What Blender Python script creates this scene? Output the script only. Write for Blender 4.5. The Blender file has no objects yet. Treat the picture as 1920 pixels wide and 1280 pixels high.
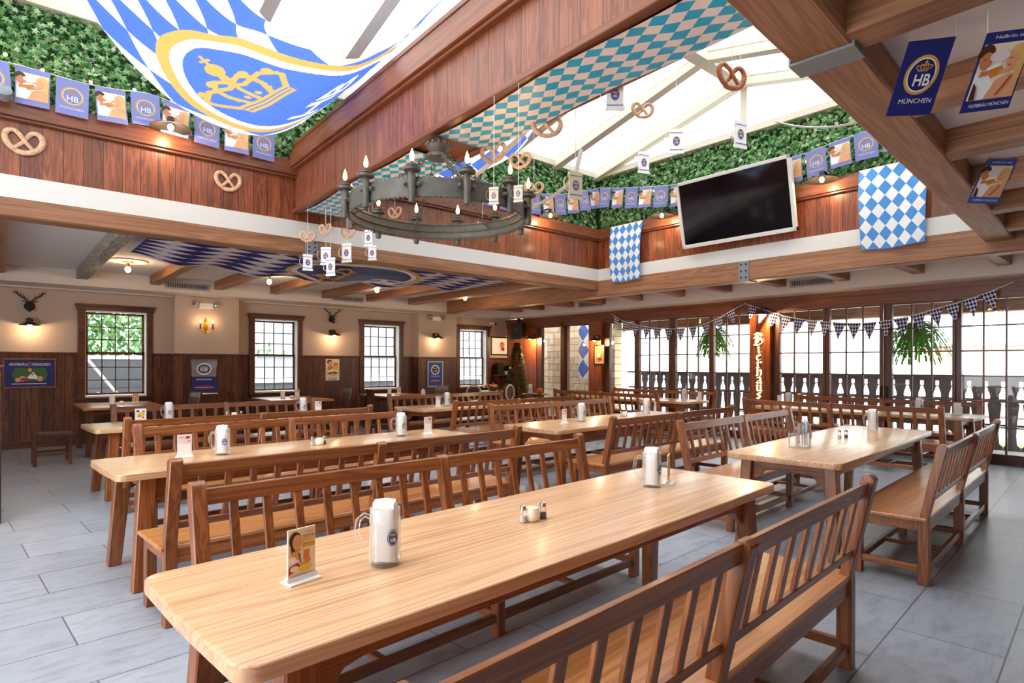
import bpy, bmesh, math, random
import numpy as np
from mathutils import Vector, Matrix
random.seed(7)
SC = bpy.context.scene
COL = SC.collection
PI = math.pi
# ------------------------------------------------------------------ survey of the photograph
FPX, CX, HY, AZ, ROLL, H = 1116.0, 960.0, 683.3, math.radians(49.14), 0.00288, 1.5
CA, SA = math.cos(AZ), math.sin(AZ)
def ray(u, v):
    du, dv = u - CX, v - HY
    c, s = math.cos(ROLL), math.sin(ROLL)
    du, dv = du * c + dv * s, -du * s + dv * c
    r, up = du / FPX, -dv / FPX
    return Vector((r * SA + CA, -r * CA + SA, up))
def onz(u, v, z):
    d = ray(u, v); t = (z - H) / d.z
    return Vector((d.x * t, d.y * t, z))
def onx(u, v, x):
    d = ray(u, v); t = x / d.x
    return Vector((x, d.y * t, H + d.z * t))
def ony(u, v, y):
    d = ray(u, v); t = y / d.y
    return Vector((d.x * t, y, H + d.z * t))
# room constants (metres)
XE, YN = 11.62, 13.57          # glazed east wall, windowed north wall
XB, YB = 7.956, 6.892          # skylight well, east and north faces
ZC = 3.10                      # ceiling
AX = math.radians(4.0)         # the tables stand four degrees off the wall
WX0, WY0 = -5.0, -4.5          # room limits behind the camera

# ------------------------------------------------------------------ objects
def tag(o, label=None, cat=None, group=None, kind=None):
    if label: o['label'] = label
    if cat: o['category'] = cat
    if group: o['group'] = group
    if kind: o['kind'] = kind
    return o
def empty(name, loc=(0, 0, 0), rz=0.0, label=None, cat=None, group=None, kind=None):
    o = bpy.data.objects.new(name, None)
    o.empty_display_size = 0.1
    COL.objects.link(o)
    o.location = loc; o.rotation_euler = (0, 0, rz)
    return tag(o, label, cat, group, kind)
def copy_tree(o, parent=None):
    c = o.copy(); COL.objects.link(c)
    if parent: c.parent = parent
    for ch in list(o.children): copy_tree(ch, c)
    return c
class MB:
    """collects geometry, builds ONE mesh object"""
    def __init__(s): s.v = []; s.f = []; s.m = []; s.uv = {}
    def add(s, V, F, mat=0):
        n = len(s.v)
        s.v += [tuple(p) for p in V]
        for f in F:
            s.f.append([i + n for i in f]); s.m.append(mat)
        return s
    def box(s, a, b, mat=0):
        x0, y0, z0 = a; x1, y1, z1 = b
        V = [(x0,y0,z0),(x1,y0,z0),(x1,y1,z0),(x0,y1,z0),(x0,y0,z1),(x1,y0,z1),(x1,y1,z1),(x0,y1,z1)]
        return s.add(V, [(3,2,1,0),(4,5,6,7),(0,1,5,4),(1,2,6,5),(2,3,7,6),(3,0,4,7)], mat)
    def bar(s, p, q, w, t, up=(0,0,1), mat=0):
        """rectangular bar p->q, w across, t along 'up'"""
        p, q = Vector(p), Vector(q); d = (q - p).normalized()
        u = Vector(up); sd = d.cross(u).normalized(); u = sd.cross(d).normalized()
        V = []
        for c in (p, q):
            for a, b in ((-1,-1),(1,-1),(1,1),(-1,1)):
                V.append(c + sd * a * w / 2 + u * b * t / 2)
        return s.add(V, [(3,2,1,0),(4,5,6,7),(0,1,5,4),(1,2,6,5),(2,3,7,6),(3,0,4,7)], mat)
    def prism(s, poly, fn, d0, d1, mat=0):
        """poly of 2D points; fn(a,b,d)->3D; extruded d0..d1"""
        n = len(poly)
        V = [fn(a, b, d0) for a, b in poly] + [fn(a, b, d1) for a, b in poly]
        F = [list(range(n))[::-1], list(range(n, 2 * n))]
        F += [(i, (i + 1) % n, n + (i + 1) % n, n + i) for i in range(n)]
        return s.add(V, F, mat)
    def lathe(s, prof, c=(0,0,0), n=20, mat=0, cap=True, M=None):
        V = []; F = []
        for r, z in prof:
            for k in range(n):
                a = 2 * PI * k / n
                p = Vector((r * math.cos(a), r * math.sin(a), z))
                if M: p = M @ p
                V.append(p + Vector(c))
        m = len(prof)
        for j in range(m - 1):
            for k in range(n):
                F.append((j*n+k, j*n+(k+1)%n, (j+1)*n+(k+1)%n, (j+1)*n+k))
        if cap:
            F.append(list(range(n))[::-1]); F.append([(m-1)*n+k for k in range(n)])
        return s.add(V, F, mat)
    def tube(s, pts, r, n=8, mat=0, closed=False, flat=1.0, nrm=None):
        pts = [Vector(p) for p in pts]; m = len(pts)
        V = []; F = []; prev = None
        for i, p in enumerate(pts):
            a = pts[(i-1) % m] if (closed or i > 0) else p
            b = pts[(i+1) % m] if (closed or i < m-1) else p
            d = (b - a).normalized()
            ref = Vector(nrm) if nrm else (prev if prev else (Vector((0,0,1)) if abs(d.z) < .9 else Vector((1,0,0))))
            sd = d.cross(ref).normalized(); up = sd.cross(d).normalized(); prev = up
            rr = r[i] if isinstance(r, (list, tuple)) else r
            for k in range(n):
                t = 2 * PI * k / n
                V.append(p + sd * math.cos(t) * rr + up * math.sin(t) * rr * flat)
        mm = m if closed else m - 1
        for i in range(mm):
            for k in range(n):
                F.append((i*n+k, i*n+(k+1)%n, ((i+1)%m)*n+(k+1)%n, ((i+1)%m)*n+k))
        if not closed:
            F.append(list(range(n))[::-1]); F.append([(m-1)*n+k for k in range(n)])
        return s.add(V, F, mat)
    def ball(s, c, r, n=12, m=8, mat=0, sq=(1,1,1)):
        prof = [(max(1e-4, r*math.sin(PI*j/m)), -r*math.cos(PI*j/m)) for j in range(m+1)]
        return s.lathe(prof, c, n, mat, True, Matrix.Diagonal((sq[0], sq[1], sq[2])))
    def build(s, name, mats, parent=None, bevel=0.0, smooth=28, seg=1, loc=None):
        me = bpy.data.meshes.new(name)
        me.from_pydata(s.v, [], s.f)
        mats = mats if isinstance(mats, (list, tuple)) else [mats]
        for m in mats: me.materials.append(MAT[m] if isinstance(m, str) else m)
        if len(mats) > 1:
            me.polygons.foreach_set('material_index', s.m)
        bm = bmesh.new(); bm.from_mesh(me)
        bmesh.ops.recalc_face_normals(bm, faces=bm.faces)
        if bevel > 0:
            ed = [e for e in bm.edges if e.is_manifold and e.calc_face_angle(0) > .6]
            bmesh.ops.bevel(bm, geom=ed, offset=bevel, segments=seg, profile=.6, affect='EDGES', clamp_overlap=True)
        bm.to_mesh(me); bm.free()
        if smooth:
            me.polygons.foreach_set('use_smooth', [True] * len(me.polygons))
            me.set_sharp_from_angle(angle=math.radians(smooth))
        o = bpy.data.objects.new(name, me); COL.objects.link(o)
        if parent: o.parent = parent
        if loc: o.location = loc
        return o
def sheet(name, fn, nu, nv, mat, parent=None, uvs=(1, 1), thick=0.0, smooth=True):
    """parametric cloth fn(u,v)->3D, u,v in 0..1, with UVs"""
    me = bpy.data.meshes.new(name)
    V = [tuple(fn(i / nu, j / nv)) for j in range(nv + 1) for i in range(nu + 1)]
    F = [(j*(nu+1)+i, j*(nu+1)+i+1, (j+1)*(nu+1)+i+1, (j+1)*(nu+1)+i) for j in range(nv) for i in range(nu)]
    me.from_pydata(V, [], F)
    uv = me.uv_layers.new(name='UVMap')
    for p in me.polygons:
        for li, vi in zip(p.loop_indices, p.vertices):
            uv.data[li].uv = ((vi % (nu+1)) / nu * uvs[0], (vi // (nu+1)) / nv * uvs[1])
    for m in (mat if isinstance(mat, list) else [mat]): me.materials.append(MAT[m])
    if smooth: me.polygons.foreach_set('use_smooth', [True] * len(me.polygons))
    o = bpy.data.objects.new(name, me); COL.objects.link(o)
    if parent: o.parent = parent
    if thick:
        md = o.modifiers.new('thickness', 'SOLIDIFY'); md.thickness = thick; md.offset = 0
    return o
# ------------------------------------------------------------------ materials
def lin(c):
    return tuple(((x/255)/12.92 if x/255 <= .04045 else ((x/255+.055)/1.055)**2.4) for x in c) + (1.0,)
MAT = {}
def new_mat(name):
    m = bpy.data.materials.new(name); m.use_nodes = True
    nt = m.node_tree; nt.nodes.clear(); MAT[name] = m
    return m, nt
class NT:
    def __init__(s, nt): s.nt = nt
    def n(s, t, **kw):
        nd = s.nt.nodes.new(t)
        for k, v in kw.items():
            if k == 'op': nd.operation = v
            else: setattr(nd, k, v)
        return nd
    def l(s, a, b): s.nt.links.new(a, b)
    def math(s, op, a, b=None, c=None):
        nd = s.n('ShaderNodeMath', op=op)
        for i, x in enumerate((a, b, c)):
            if x is None: continue
            if isinstance(x, (int, float)): nd.inputs[i].default_value = x
            else: s.l(x, nd.inputs[i])
        return nd.outputs[0]
    def mix(s, fac, a, b, blend='MIX'):
        nd = s.n('ShaderNodeMix', data_type='RGBA', blend_type=blend)
        for i, x in ((0, fac), (6, a), (7, b)):
            if isinstance(x, (int, float)): nd.inputs[i].default_value = x
            elif isinstance(x, tuple): nd.inputs[i].default_value = x
            else: s.l(x, nd.inputs[i])
        return nd.outputs[2]
    def ramp(s, fac, stops):
        nd = s.n('ShaderNodeValToRGB'); cr = nd.color_ramp
        while len(cr.elements) < len(stops): cr.elements.new(.5)
        for e, (p, c) in zip(cr.elements, stops): e.position = p; e.color = c
        s.l(fac, nd.inputs[0]); return nd.outputs[0]
    def noise(s, vec, scale, detail=4, dist=0.0, rough=.55):
        nd = s.n('ShaderNodeTexNoise')
        nd.inputs['Scale'].default_value = scale; nd.inputs['Detail'].default_value = detail
        nd.inputs['Distortion'].default_value = dist; nd.inputs['Roughness'].default_value = rough
        if vec is not None: s.l(vec, nd.inputs['Vector'])
        return nd.outputs[0]
    def principled(s, col, rough=.5, metal=0.0, coat=0.0, bump=None, bstr=.2, bdist=.01, spec=.5, emit=None, estr=0.0):
        p = s.n('ShaderNodeBsdfPrincipled')
        def st(k, x):
            if isinstance(x, (int, float, tuple)): p.inputs[k].default_value = x
            else: s.l(x, p.inputs[k])
        st('Base Color', col); st('Roughness', rough); st('Metallic', metal); st('Coat Weight', coat)
        p.inputs['Coat Roughness'].default_value = .15
        p.inputs['Specular IOR Level'].default_value = spec
        if emit is not None: st('Emission Color', emit); p.inputs['Emission Strength'].default_value = estr
        if bump is not None:
            b = s.n('ShaderNodeBump'); b.inputs['Strength'].default_value = bstr; b.inputs['Distance'].default_value = bdist
            s.l(bump, b.inputs['Height']); s.l(b.outputs[0], p.inputs['Normal'])
        return p.outputs[0]
    def out(s, sh):
        o = s.n('ShaderNodeOutputMaterial'); s.l(sh, o.inputs[0])
def plain(name, rgb, rough=.5, metal=0.0, var=.06, vscale=6.0, coat=0.0, spec=.5, bump=0.0):
    m, nt = new_mat(name); N = NT(nt); c = lin(rgb)
    tc = N.n('ShaderNodeTexCoord')
    no = N.noise(tc.outputs['Object'], vscale, 4)
    lo = tuple(x * (1 - var) for x in c[:3]) + (1,); hi = tuple(min(1, x * (1 + var)) for x in c[:3]) + (1,)
    col = N.ramp(no, [(.3, lo), (.7, hi)])
    N.out(N.principled(col, rough, metal, coat, bump=no if bump else None, bstr=bump, spec=spec)); return m
def emit(name, rgb, strength):
    m, nt = new_mat(name); N = NT(nt)
    N.out(N.principled((0, 0, 0, 1), .5, emit=lin(rgb), estr=strength)); return m
def wood(name, dark, mid, light, axis='x', rough=.35, coat=.2, ring=.45, across=9.0, along=.55):
    m, nt = new_mat(name); N = NT(nt)
    tc = N.n('ShaderNodeTexCoord'); oi = N.n('ShaderNodeObjectInfo')
    off = N.math('MULTIPLY', oi.outputs['Random'], 31.0)
    va = N.n('ShaderNodeVectorMath', op='ADD'); N.l(tc.outputs['Object'], va.inputs[0])
    cb = N.n('ShaderNodeCombineXYZ'); N.l(off, cb.inputs[0]); N.l(off, cb.inputs[1]); N.l(off, cb.inputs[2]); N.l(cb.outputs[0], va.inputs[1])
    mp = N.n('ShaderNodeMapping'); N.l(va.outputs[0], mp.inputs[0])
    mp.inputs['Scale'].default_value = tuple(along if a == axis else across for a in 'xyz')
    n1 = N.noise(mp.outputs[0], 1.0, 2, .4)
    rings = N.math('MULTIPLY_ADD', N.math('SINE', N.math('MULTIPLY', n1, 46.0)), .5, .5)
    mp2 = N.n('ShaderNodeMapping'); N.l(va.outputs[0], mp2.inputs[0])
    mp2.inputs['Scale'].default_value = tuple(along * 5 if a == axis else across * 16 for a in 'xyz')
    n2 = N.noise(mp2.outputs[0], 1.0, 3)
    f = N.math('ADD', N.math('MULTIPLY', rings, ring), N.math('MULTIPLY', n1, 1 - ring))
    f = N.math('ADD', N.math('MULTIPLY', f, .72), N.math('MULTIPLY', n2, .28))
    col = N.ramp(f, [(.2, lin(dark)), (.48, lin(mid)), (.78, lin(light))])
    tone = N.math('MULTIPLY_ADD', oi.outputs['Random'], .22, .89)
    hs = N.n('ShaderNodeHueSaturation'); N.l(col, hs.inputs['Color']); N.l(tone, hs.inputs['Value'])
    N.out(N.principled(hs.outputs[0], rough, coat=coat, bump=f, bstr=.08, bdist=.004)); return m
def planks(name, dark, mid, light, along, width, rough=.4, coat=.1, seam=.035, vary=.45, knots=True):
    """vertical boards side by side along the object's x or y"""
    m, nt = new_mat(name); N = NT(nt)
    tc = N.n('ShaderNodeTexCoord'); sp = N.n('ShaderNodeSeparateXYZ'); N.l(tc.outputs['Object'], sp.inputs[0])
    p = sp.outputs[0 if along == 'x' else 1]
    q = N.math('DIVIDE', p, width); idx = N.math('FLOOR', q); fr = N.math('FRACT', q)
    wn = N.n('ShaderNodeTexWhiteNoise', noise_dimensions='1D'); N.l(idx, wn.inputs['W']); rnd = wn.outputs['Value']
    cb = N.n('ShaderNodeCombineXYZ')
    N.l(N.math('MULTIPLY', p, 11.0), cb.inputs[0])
    N.l(N.math('MULTIPLY', rnd, 53.0), cb.inputs[1])
    N.l(N.math('MULTIPLY_ADD', sp.outputs[2], .9, N.math('MULTIPLY', rnd, 17.0)), cb.inputs[2])
    n1 = N.noise(cb.outputs[0], 1.0, 3, .7)
    rings = N.math('MULTIPLY_ADD', N.math('SINE', N.math('MULTIPLY', n1, 40.0)), .5, .5)
    cb2 = N.n('ShaderNodeCombineXYZ')
    N.l(N.math('MULTIPLY', p, 130.0), cb2.inputs[0]); N.l(N.math('MULTIPLY', rnd, 5.0), cb2.inputs[1]); N.l(N.math('MULTIPLY', sp.outputs[2], 4.0), cb2.inputs[2])
    n2 = N.noise(cb2.outputs[0], 1.0, 3)
    f = N.math('ADD', N.math('MULTIPLY', N.math('ADD', N.math('MULTIPLY', rings, .4), N.math('MULTIPLY', n1, .6)), .7), N.math('MULTIPLY', n2, .3))
    col = N.ramp(f, [(.2, lin(dark)), (.5, lin(mid)), (.8, lin(light))])
    hs = N.n('ShaderNodeHueSaturation'); N.l(col, hs.inputs['Color']); N.l(N.math('MULTIPLY_ADD', rnd, vary, 1 - vary / 2), hs.inputs['Value'])
    edge = N.math('LESS_THAN', N.math('MINIMUM', fr, N.math('SUBTRACT', 1.0, fr)), seam)
    c2 = N.mix(edge, hs.outputs[0], tuple(x * .25 for x in lin(dark)[:3]) + (1,))
    hgt = N.math('SUBTRACT', N.math('MULTIPLY', f, .1), edge)
    N.out(N.principled(c2, rough, coat=coat, bump=hgt, bstr=.35, bdist=.006)); return m
def lozenge(name, a, b, translucent=0.0, rough=.7, sheen=0.0):
    """Bavarian lozenges from UV: one unit = one cell"""
    m, nt = new_mat(name); N = NT(nt)
    tc = N.n('ShaderNodeTexCoord'); sp = N.n('ShaderNodeSeparateXYZ'); N.l(tc.outputs['UV'], sp.inputs[0])
    s1 = N.math('FLOOR', N.math('ADD', sp.outputs[0], sp.outputs[1])); s2 = N.math('FLOOR', N.math('SUBTRACT', sp.outputs[0], sp.outputs[1]))
    par = N.math('ABSOLUTE', N.math('MODULO', N.math('ADD', s1, s2), 2.0))
    col = N.mix(N.math('GREATER_THAN', par, .5), lin(a), lin(b))
    sh = N.principled(col, rough, spec=.3)
    if translucent:
        tr = N.n('ShaderNodeBsdfTranslucent'); N.l(col, tr.inputs[0])
        mx = N.n('ShaderNodeMixShader'); mx.inputs[0].default_value = translucent
        N.l(sh, mx.inputs[1]); N.l(tr.outputs[0], mx.inputs[2]); sh = mx.outputs[0]
    N.out(sh); return m
def cloth(name, rgb, tr=.45):
    m, nt = new_mat(name); N = NT(nt); c = lin(rgb)
    sh = N.principled(c, .8, spec=.2)
    t = N.n('ShaderNodeBsdfTranslucent'); t.inputs[0].default_value = c
    mx = N.n('ShaderNodeMixShader'); mx.inputs[0].default_value = tr
    N.l(sh, mx.inputs[1]); N.l(t.outputs[0], mx.inputs[2]); N.out(mx.outputs[0]); return m
def glass(name, tint=(1, 1, 1), refl=.9, power=1.45, edge=0.0):
    m, nt = new_mat(name); N = NT(nt)
    fr = N.n('ShaderNodeFresnel'); fr.inputs[0].default_value = power
    t = N.n('ShaderNodeBsdfTransparent'); t.inputs[0].default_value = tint + (1,)
    g = N.n('ShaderNodeBsdfGlossy'); g.inputs['Roughness'].default_value = .02; g.inputs[0].default_value = (1, 1, 1, 1)
    mx = N.n('ShaderNodeMixShader'); N.l(N.math('MULTIPLY', fr.outputs[0], refl), mx.inputs[0])
    N.l(t.outputs[0], mx.inputs[1]); N.l(g.outputs[0], mx.inputs[2]); sh = mx.outputs[0]
    if edge:
        lw = N.n('ShaderNodeLayerWeight'); lw.inputs[0].default_value = .5
        d = N.n('ShaderNodeBsdfDiffuse'); d.inputs[0].default_value = (.75, .8, .8, 1)
        m2 = N.n('ShaderNodeMixShader'); N.l(N.math('MULTIPLY_ADD', N.math('POWER', lw.outputs['Facing'], 2.5), edge, .06), m2.inputs[0])
        N.l(sh, m2.inputs[1]); N.l(d.outputs[0], m2.inputs[2]); sh = m2.outputs[0]
    N.out(sh); return m
def leafy(name, stops, tr=.3, rough=.45):
    m, nt = new_mat(name); N = NT(nt)
    g = N.n('ShaderNodeNewGeometry')
    col = N.ramp(g.outputs['Random Per Island'], stops)
    sh = N.principled(col, rough, spec=.4)
    t = N.n('ShaderNodeBsdfTranslucent'); N.l(col, t.inputs[0])
    mx = N.n('ShaderNodeMixShader'); mx.inputs[0].default_value = tr
    N.l(sh, mx.inputs[1]); N.l(t.outputs[0], mx.inputs[2]); N.out(mx.outputs[0]); return m
def tiles(name):
    m, nt = new_mat(name); N = NT(nt)
    tc = N.n('ShaderNodeTexCoord'); mp = N.n('ShaderNodeMapping'); N.l(tc.outputs['Object'], mp.inputs[0])
    mp.inputs['Rotation'].default_value = (0, 0, -AX); mp.inputs['Location'].default_value = (.36, -.375, 0)
    br = N.n('ShaderNodeTexBrick'); N.l(mp.outputs[0], br.inputs[0])
    br.inputs['Color1'].default_value = lin((156, 161, 171)); br.inputs['Color2'].default_value = lin((168, 172, 181)); br.inputs['Mortar'].default_value = lin((100, 104, 112))
    br.inputs['Scale'].default_value = 1.0; br.inputs['Mortar Size'].default_value = .0045; br.inputs['Brick Width'].default_value = .96; br.inputs['Row Height'].default_value = .5
    br.inputs['Mortar Smooth'].default_value = .1
    mp2 = N.n('ShaderNodeMapping'); N.l(mp.outputs[0], mp2.inputs[0]); mp2.inputs['Scale'].default_value = (3.0, 9.0, 1)
    n1 = N.noise(mp2.outputs[0], 1.6, 8, .8, .65)
    n2 = N.noise(mp.outputs[0], 30.0, 4)
    v = N.ramp(n1, [(.3, (.62, .62, .63, 1)), (.55, (1, 1, 1, 1)), (.8, (1.0, .99, .97, 1))])
    col = N.mix(.75, br.outputs[0], v, 'MULTIPLY')
    ro = N.math('MULTIPLY_ADD', n1, .25, .24)
    hg = N.math('SUBTRACT', N.math('MULTIPLY_ADD', n2, .15, N.math('MULTIPLY', n1, .4)), br.outputs['Fac'])
    N.out(N.principled(col, ro, bump=hg, bstr=.25, bdist=.004)); return m
def stone(name):
    m, nt = new_mat(name); N = NT(nt)
    tc = N.n('ShaderNodeTexCoord'); mp = N.n('ShaderNodeMapping'); N.l(tc.outputs['Object'], mp.inputs[0]); mp.inputs['Rotation'].default_value = (PI/2, 0, PI/2)
    sp = N.n('ShaderNodeSeparateXYZ'); N.l(tc.outputs['Object'], sp.inputs[0]); cb = N.n('ShaderNodeCombineXYZ'); N.l(sp.outputs[1], cb.inputs[0]); N.l(sp.outputs[2], cb.inputs[1])
    br = N.n('ShaderNodeTexBrick'); N.l(cb.outputs[0], br.inputs[0])
    br.inputs['Color1'].default_value = lin((222, 200, 168)); br.inputs['Color2'].default_value = lin((198, 174, 142)); br.inputs['Mortar'].default_value = lin((140, 124, 100))
    br.inputs['Scale'].default_value = 1.0; br.inputs['Mortar Size'].default_value = .012; br.inputs['Brick Width'].default_value = .42; br.inputs['Row Height'].default_value = .19
    n1 = N.noise(tc.outputs['Object'], 7.0, 6)
    col = N.mix(.5, br.outputs[0], N.ramp(n1, [(.3, (.7, .66, .6, 1)), (.7, (1, 1, 1, 1))]), 'MULTIPLY')
    N.out(N.principled(col, .85, bump=N.math('SUBTRACT', n1, br.outputs['Fac']), bstr=.5, bdist=.02)); return m
# furniture and timber
for ax in 'xyz':
    wood('oak_' + ax, (84, 40, 16), (132, 72, 33), (168, 103, 55), ax, .36, .2, .28, 15.0, .6)
    wood('oakdark_' + ax, (48, 22, 12), (78, 40, 22), (104, 60, 34), ax, .35, .2)
    wood('beam_' + ax, (104, 66, 42), (148, 100, 68), (176, 126, 90), ax, .55, 0.0, .3, 11.0, .4)
    wood('trim_' + ax, (92, 46, 28), (120, 66, 41), (140, 82, 52), ax, .4, .1, .3)
    wood('frame_' + ax, (58, 28, 16), (88, 46, 26), (112, 64, 38), ax, .4, .1, .3)
wood('oakseat_x', (138, 80, 40), (180, 116, 66), (204, 144, 92), 'x', .32, .25, .28, 13.0, .45)
wood('oaktop', (166, 116, 78), (207, 160, 119), (222, 181, 142), 'x', .3, .3, .35, 11.0, .4)
wood('greybeam_y', (88, 80, 72), (136, 128, 118), (176, 168, 158), 'y', .7, 0, .4, 12.0, 2.0)
planks('wellplank_x', (80, 38, 20), (124, 65, 36), (158, 90, 54), 'x', .17, .38, .15, .02)
planks('wellplank_y', (80, 36, 18), (128, 64, 32), (164, 90, 50), 'y', .17, .38, .15, .02)
planks('boxplank_y', (98, 50, 32), (134, 76, 52), (160, 98, 70), 'y', .19, .42, .15, .016, vary=.25)
planks('wainscot_x', (52, 26, 16), (94, 50, 32), (126, 74, 48), 'x', .155, .38, .15, .03)
planks('column_y', (92, 38, 14), (146, 70, 28), (174, 94, 42), 'y', .2, .4, .1, .02, .2)
tiles('floor_tile'); stone('stone')
plain('plaster', (196, 174, 158), .85, var=.02, vscale=2)
plain('ceiling', (236, 231, 228), .9, var=.02, vscale=1)
plain('soffit', (222, 208, 196), .85, var=.02, vscale=1)
plain('whiteband', (212, 210, 206), .7, var=.015, vscale=1)
plain('skyframe', (226, 216, 196), .6, var=.03)
plain('reveal', (240, 242, 240), .7, var=.02)
plain('iron', (94, 91, 84), .55, .35, var=.2, vscale=14, bump=.15)
plain('darkiron', (40, 34, 30), .5, .6, var=.2)
plain('steel', (128, 132, 136), .5, .15, var=.1)
plain('boltblack', (28, 28, 30), .5, .3)
plain('black', (16, 16, 18), .45)
plain('antler', (34, 26, 22), .6)
plain('shade', (58, 54, 48), .4, .5, var=.1)
plain('shadein', (222, 214, 198), .4)
plain('brass', (206, 150, 44), .35, .8, var=.15)
plain('redwax', (128, 44, 26), .5)
plain('tvframe', (226, 222, 214), .35, .1, var=.02)
plain('tvscreen', (8, 9, 16), .08, spec=.7, var=.0)
plain('white', (240, 238, 234), .6, var=.02)
plain('paper', (244, 242, 240), .8, var=.03, vscale=30)
plain('vent', (176, 170, 162), .5, .2)
plain('ventdark', (64, 60, 58), .7)
plain('chrome', (200, 202, 206), .15, 1.0, var=.02)
plain('salt', (236, 234, 230), .6); plain('pepper', (92, 74, 58), .8, var=.4, vscale=90)
plain('wax', (250, 240, 220), .5)
plain('pretzel', (176, 104, 56), .5, var=.3, vscale=26)
plain('pretzelpale', (206, 164, 130), .6, var=.25, vscale=26)
plain('saltgrain', (246, 238, 226), .6)
plain('stein', (206, 194, 166), .6, var=.06)
plain('string', (236, 236, 232), .8)
plain('foliagebase', (50, 84, 46), .9, var=.3, vscale=20)
plain('potgrey', (140, 142, 146), .6); plain('orange', (206, 92, 30), .5, var=.2, vscale=12)
plain('charcoal', (112, 106, 110), .7, var=.1)
plain('pavement', (190, 190, 188), .9, var=.05, vscale=2)
plain('facade', (214, 214, 210), .9, var=.03, vscale=.5); plain('facadeglass', (150, 164, 170), .3, var=.1)
plain('facadered', (206, 150, 134), .9, var=.05)
plain('fencegrey', (66, 70, 74), .8, var=.08); plain('turf', (96, 140, 60), .9, var=.3, vscale=20)
plain('siding', (140, 146, 152), .8, var=.04)
plain('silver', (196, 200, 208), .22, .85, var=.1, vscale=5)
# prints
for n_, c_ in {'p_navy': (26, 34, 110), 'p_blue': (52, 84, 170), 'p_gold': (214, 160, 62), 'p_white': (240, 238, 236), 'p_cream': (238, 222, 190),
               'p_skin': (222, 160, 116), 'p_skin2': (198, 124, 80), 'p_hair': (70, 40, 22), 'p_blond': (222, 176, 108), 'p_red': (176, 40, 34), 'p_beer': (214, 128, 30),
               'p_orange': (226, 120, 50), 'p_brown': (120, 64, 30), 'p_green': (60, 96, 50), 'p_black': (24, 22, 24), 'p_yellow': (232, 190, 60), 'p_pale': (226, 214, 214), 'p_teal': (70, 130, 170)}.items():
    plain(n_, c_, .55, var=.04, vscale=20)
cloth('c_blue', (84, 120, 214), .6); cloth('c_white', (246, 246, 250), .5); cloth('c_gold', (222, 178, 100), .5)
cloth('c_navy', (36, 44, 130), .3)
cloth('b_periwinkle', (162, 168, 226), .4); cloth('b_white', (240, 238, 244), .25); cloth('b_gold', (214, 170, 90), .2)
lozenge('loz_flag', (246, 246, 250), (84, 120, 214), .6)
lozenge('loz_navy', (220, 214, 220), (22, 30, 110), .15)
lozenge('loz_sky', (244, 244, 246), (82, 150, 220), .15)
lozenge('loz_foil', (244, 226, 216), (30, 172, 210), 0.0, .35)
lozenge('loz_pennant', (214, 206, 220), (34, 36, 84), .25)
glass('pane', (.97, .985, .98), .6)
glass('roofglass', (.70, .71, .715), .5)
glass('mugglass', (1, 1, 1), .55, 1.4, .5)
leafy('ivyleaf', [(0, lin((78, 136, 76))), (.35, lin((122, 178, 108))), (.7, lin((168, 208, 146))), (.9, lin((202, 228, 178))), (1, lin((234, 243, 220)))], .45)
leafy('fernleaf', [(0, lin((34, 84, 14))), (.6, lin((72, 128, 30))), (1, lin((110, 160, 54)))], .3)
leafy('treeleaf', [(0, lin((24, 40, 22))), (.6, lin((48, 66, 34))), (1, lin((120, 110, 44)))], .2)
leafy('hedgeleaf', [(0, lin((56, 96, 52))), (.6, lin((104, 146, 90))), (1, lin((160, 190, 146)))], .35)
emit('bulb_warm', (255, 206, 130), 28.0)
emit('flame_warm', (255, 196, 110), 20.0)
emit('lamp_face', (255, 224, 170), 12.0)
emit('fairy', (255, 214, 130), 30.0)
emit('sign_lampglow', (255, 226, 176), 1.6)  # emission stands in for the lamplight falling on the letters
emit('candleglow', (255, 200, 130), 3.0)
SKY, EXPO = 9.0, 0.2
# ------------------------------------------------------------------ the shell
XB, YB = 8.783, 7.609
ZN, ZE, ZBT, ZWT, ZLB, ZLT, ZIV = 2.935, 2.814, 3.12, 3.342, 3.91, 4.10, 5.09
ZC = 3.12
WELLW = -2.6                       # west end of the skylight well (outside the frame)
def south_n(x): return 1.237 + (x - 2.16) * .0602     # north edge of the south beam
def south_s(x): return 1.046 + (x - 3.27) * .0660     # its south edge
XYZ = lambda a, b, d: (a, b, d)
def struct(mb, name, mats, **k):
    o = mb.build(name, mats, **k); o['kind'] = 'structure'; return o
# floor
struct(MB().box((WX0, WY0, -.12), (XE + .1, YN + .1, 0)), 'floor', 'floor_tile', smooth=0)
# ceiling: four slabs round the skylight well
c = MB()
c.box((WX0, YB + .1, ZC), (XE + .2, YN + .2, ZC + .12))
c.prism([(XB + .1, -4.5), (XE + .2, -4.5), (XE + .2, YB + .1), (XB + .1, YB + .1)], XYZ, ZC, ZC + .12)
c.prism([(WX0, WY0), (XB + .1, WY0), (XB + .1, south_s(XB)), (WX0, south_s(WX0))], XYZ, ZC, ZC + .12)
c.prism([(WX0, south_s(WX0)), (WELLW, south_s(WELLW)), (WELLW, YB + .1), (WX0, YB + .1)], XYZ, ZC, ZC + .12)
struct(c, 'ceiling', 'ceiling', smooth=0)
# dropped soffits along the north and east walls
c = MB().box((WX0, 12.75, 2.85), (XE, YN, ZC)).box((WX0, 13.40, 2.82), (10.93, YN, 2.85)).box((WX0, 12.74, 2.85), (10.95, 12.76, 2.885))
struct(c, 'trim_1', 'soffit', smooth=0)
c = MB().box((10.95, -4.5, 2.82), (XE, 12.75, ZC))
struct(c, 'trim_2', 'soffit', smooth=0)
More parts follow.
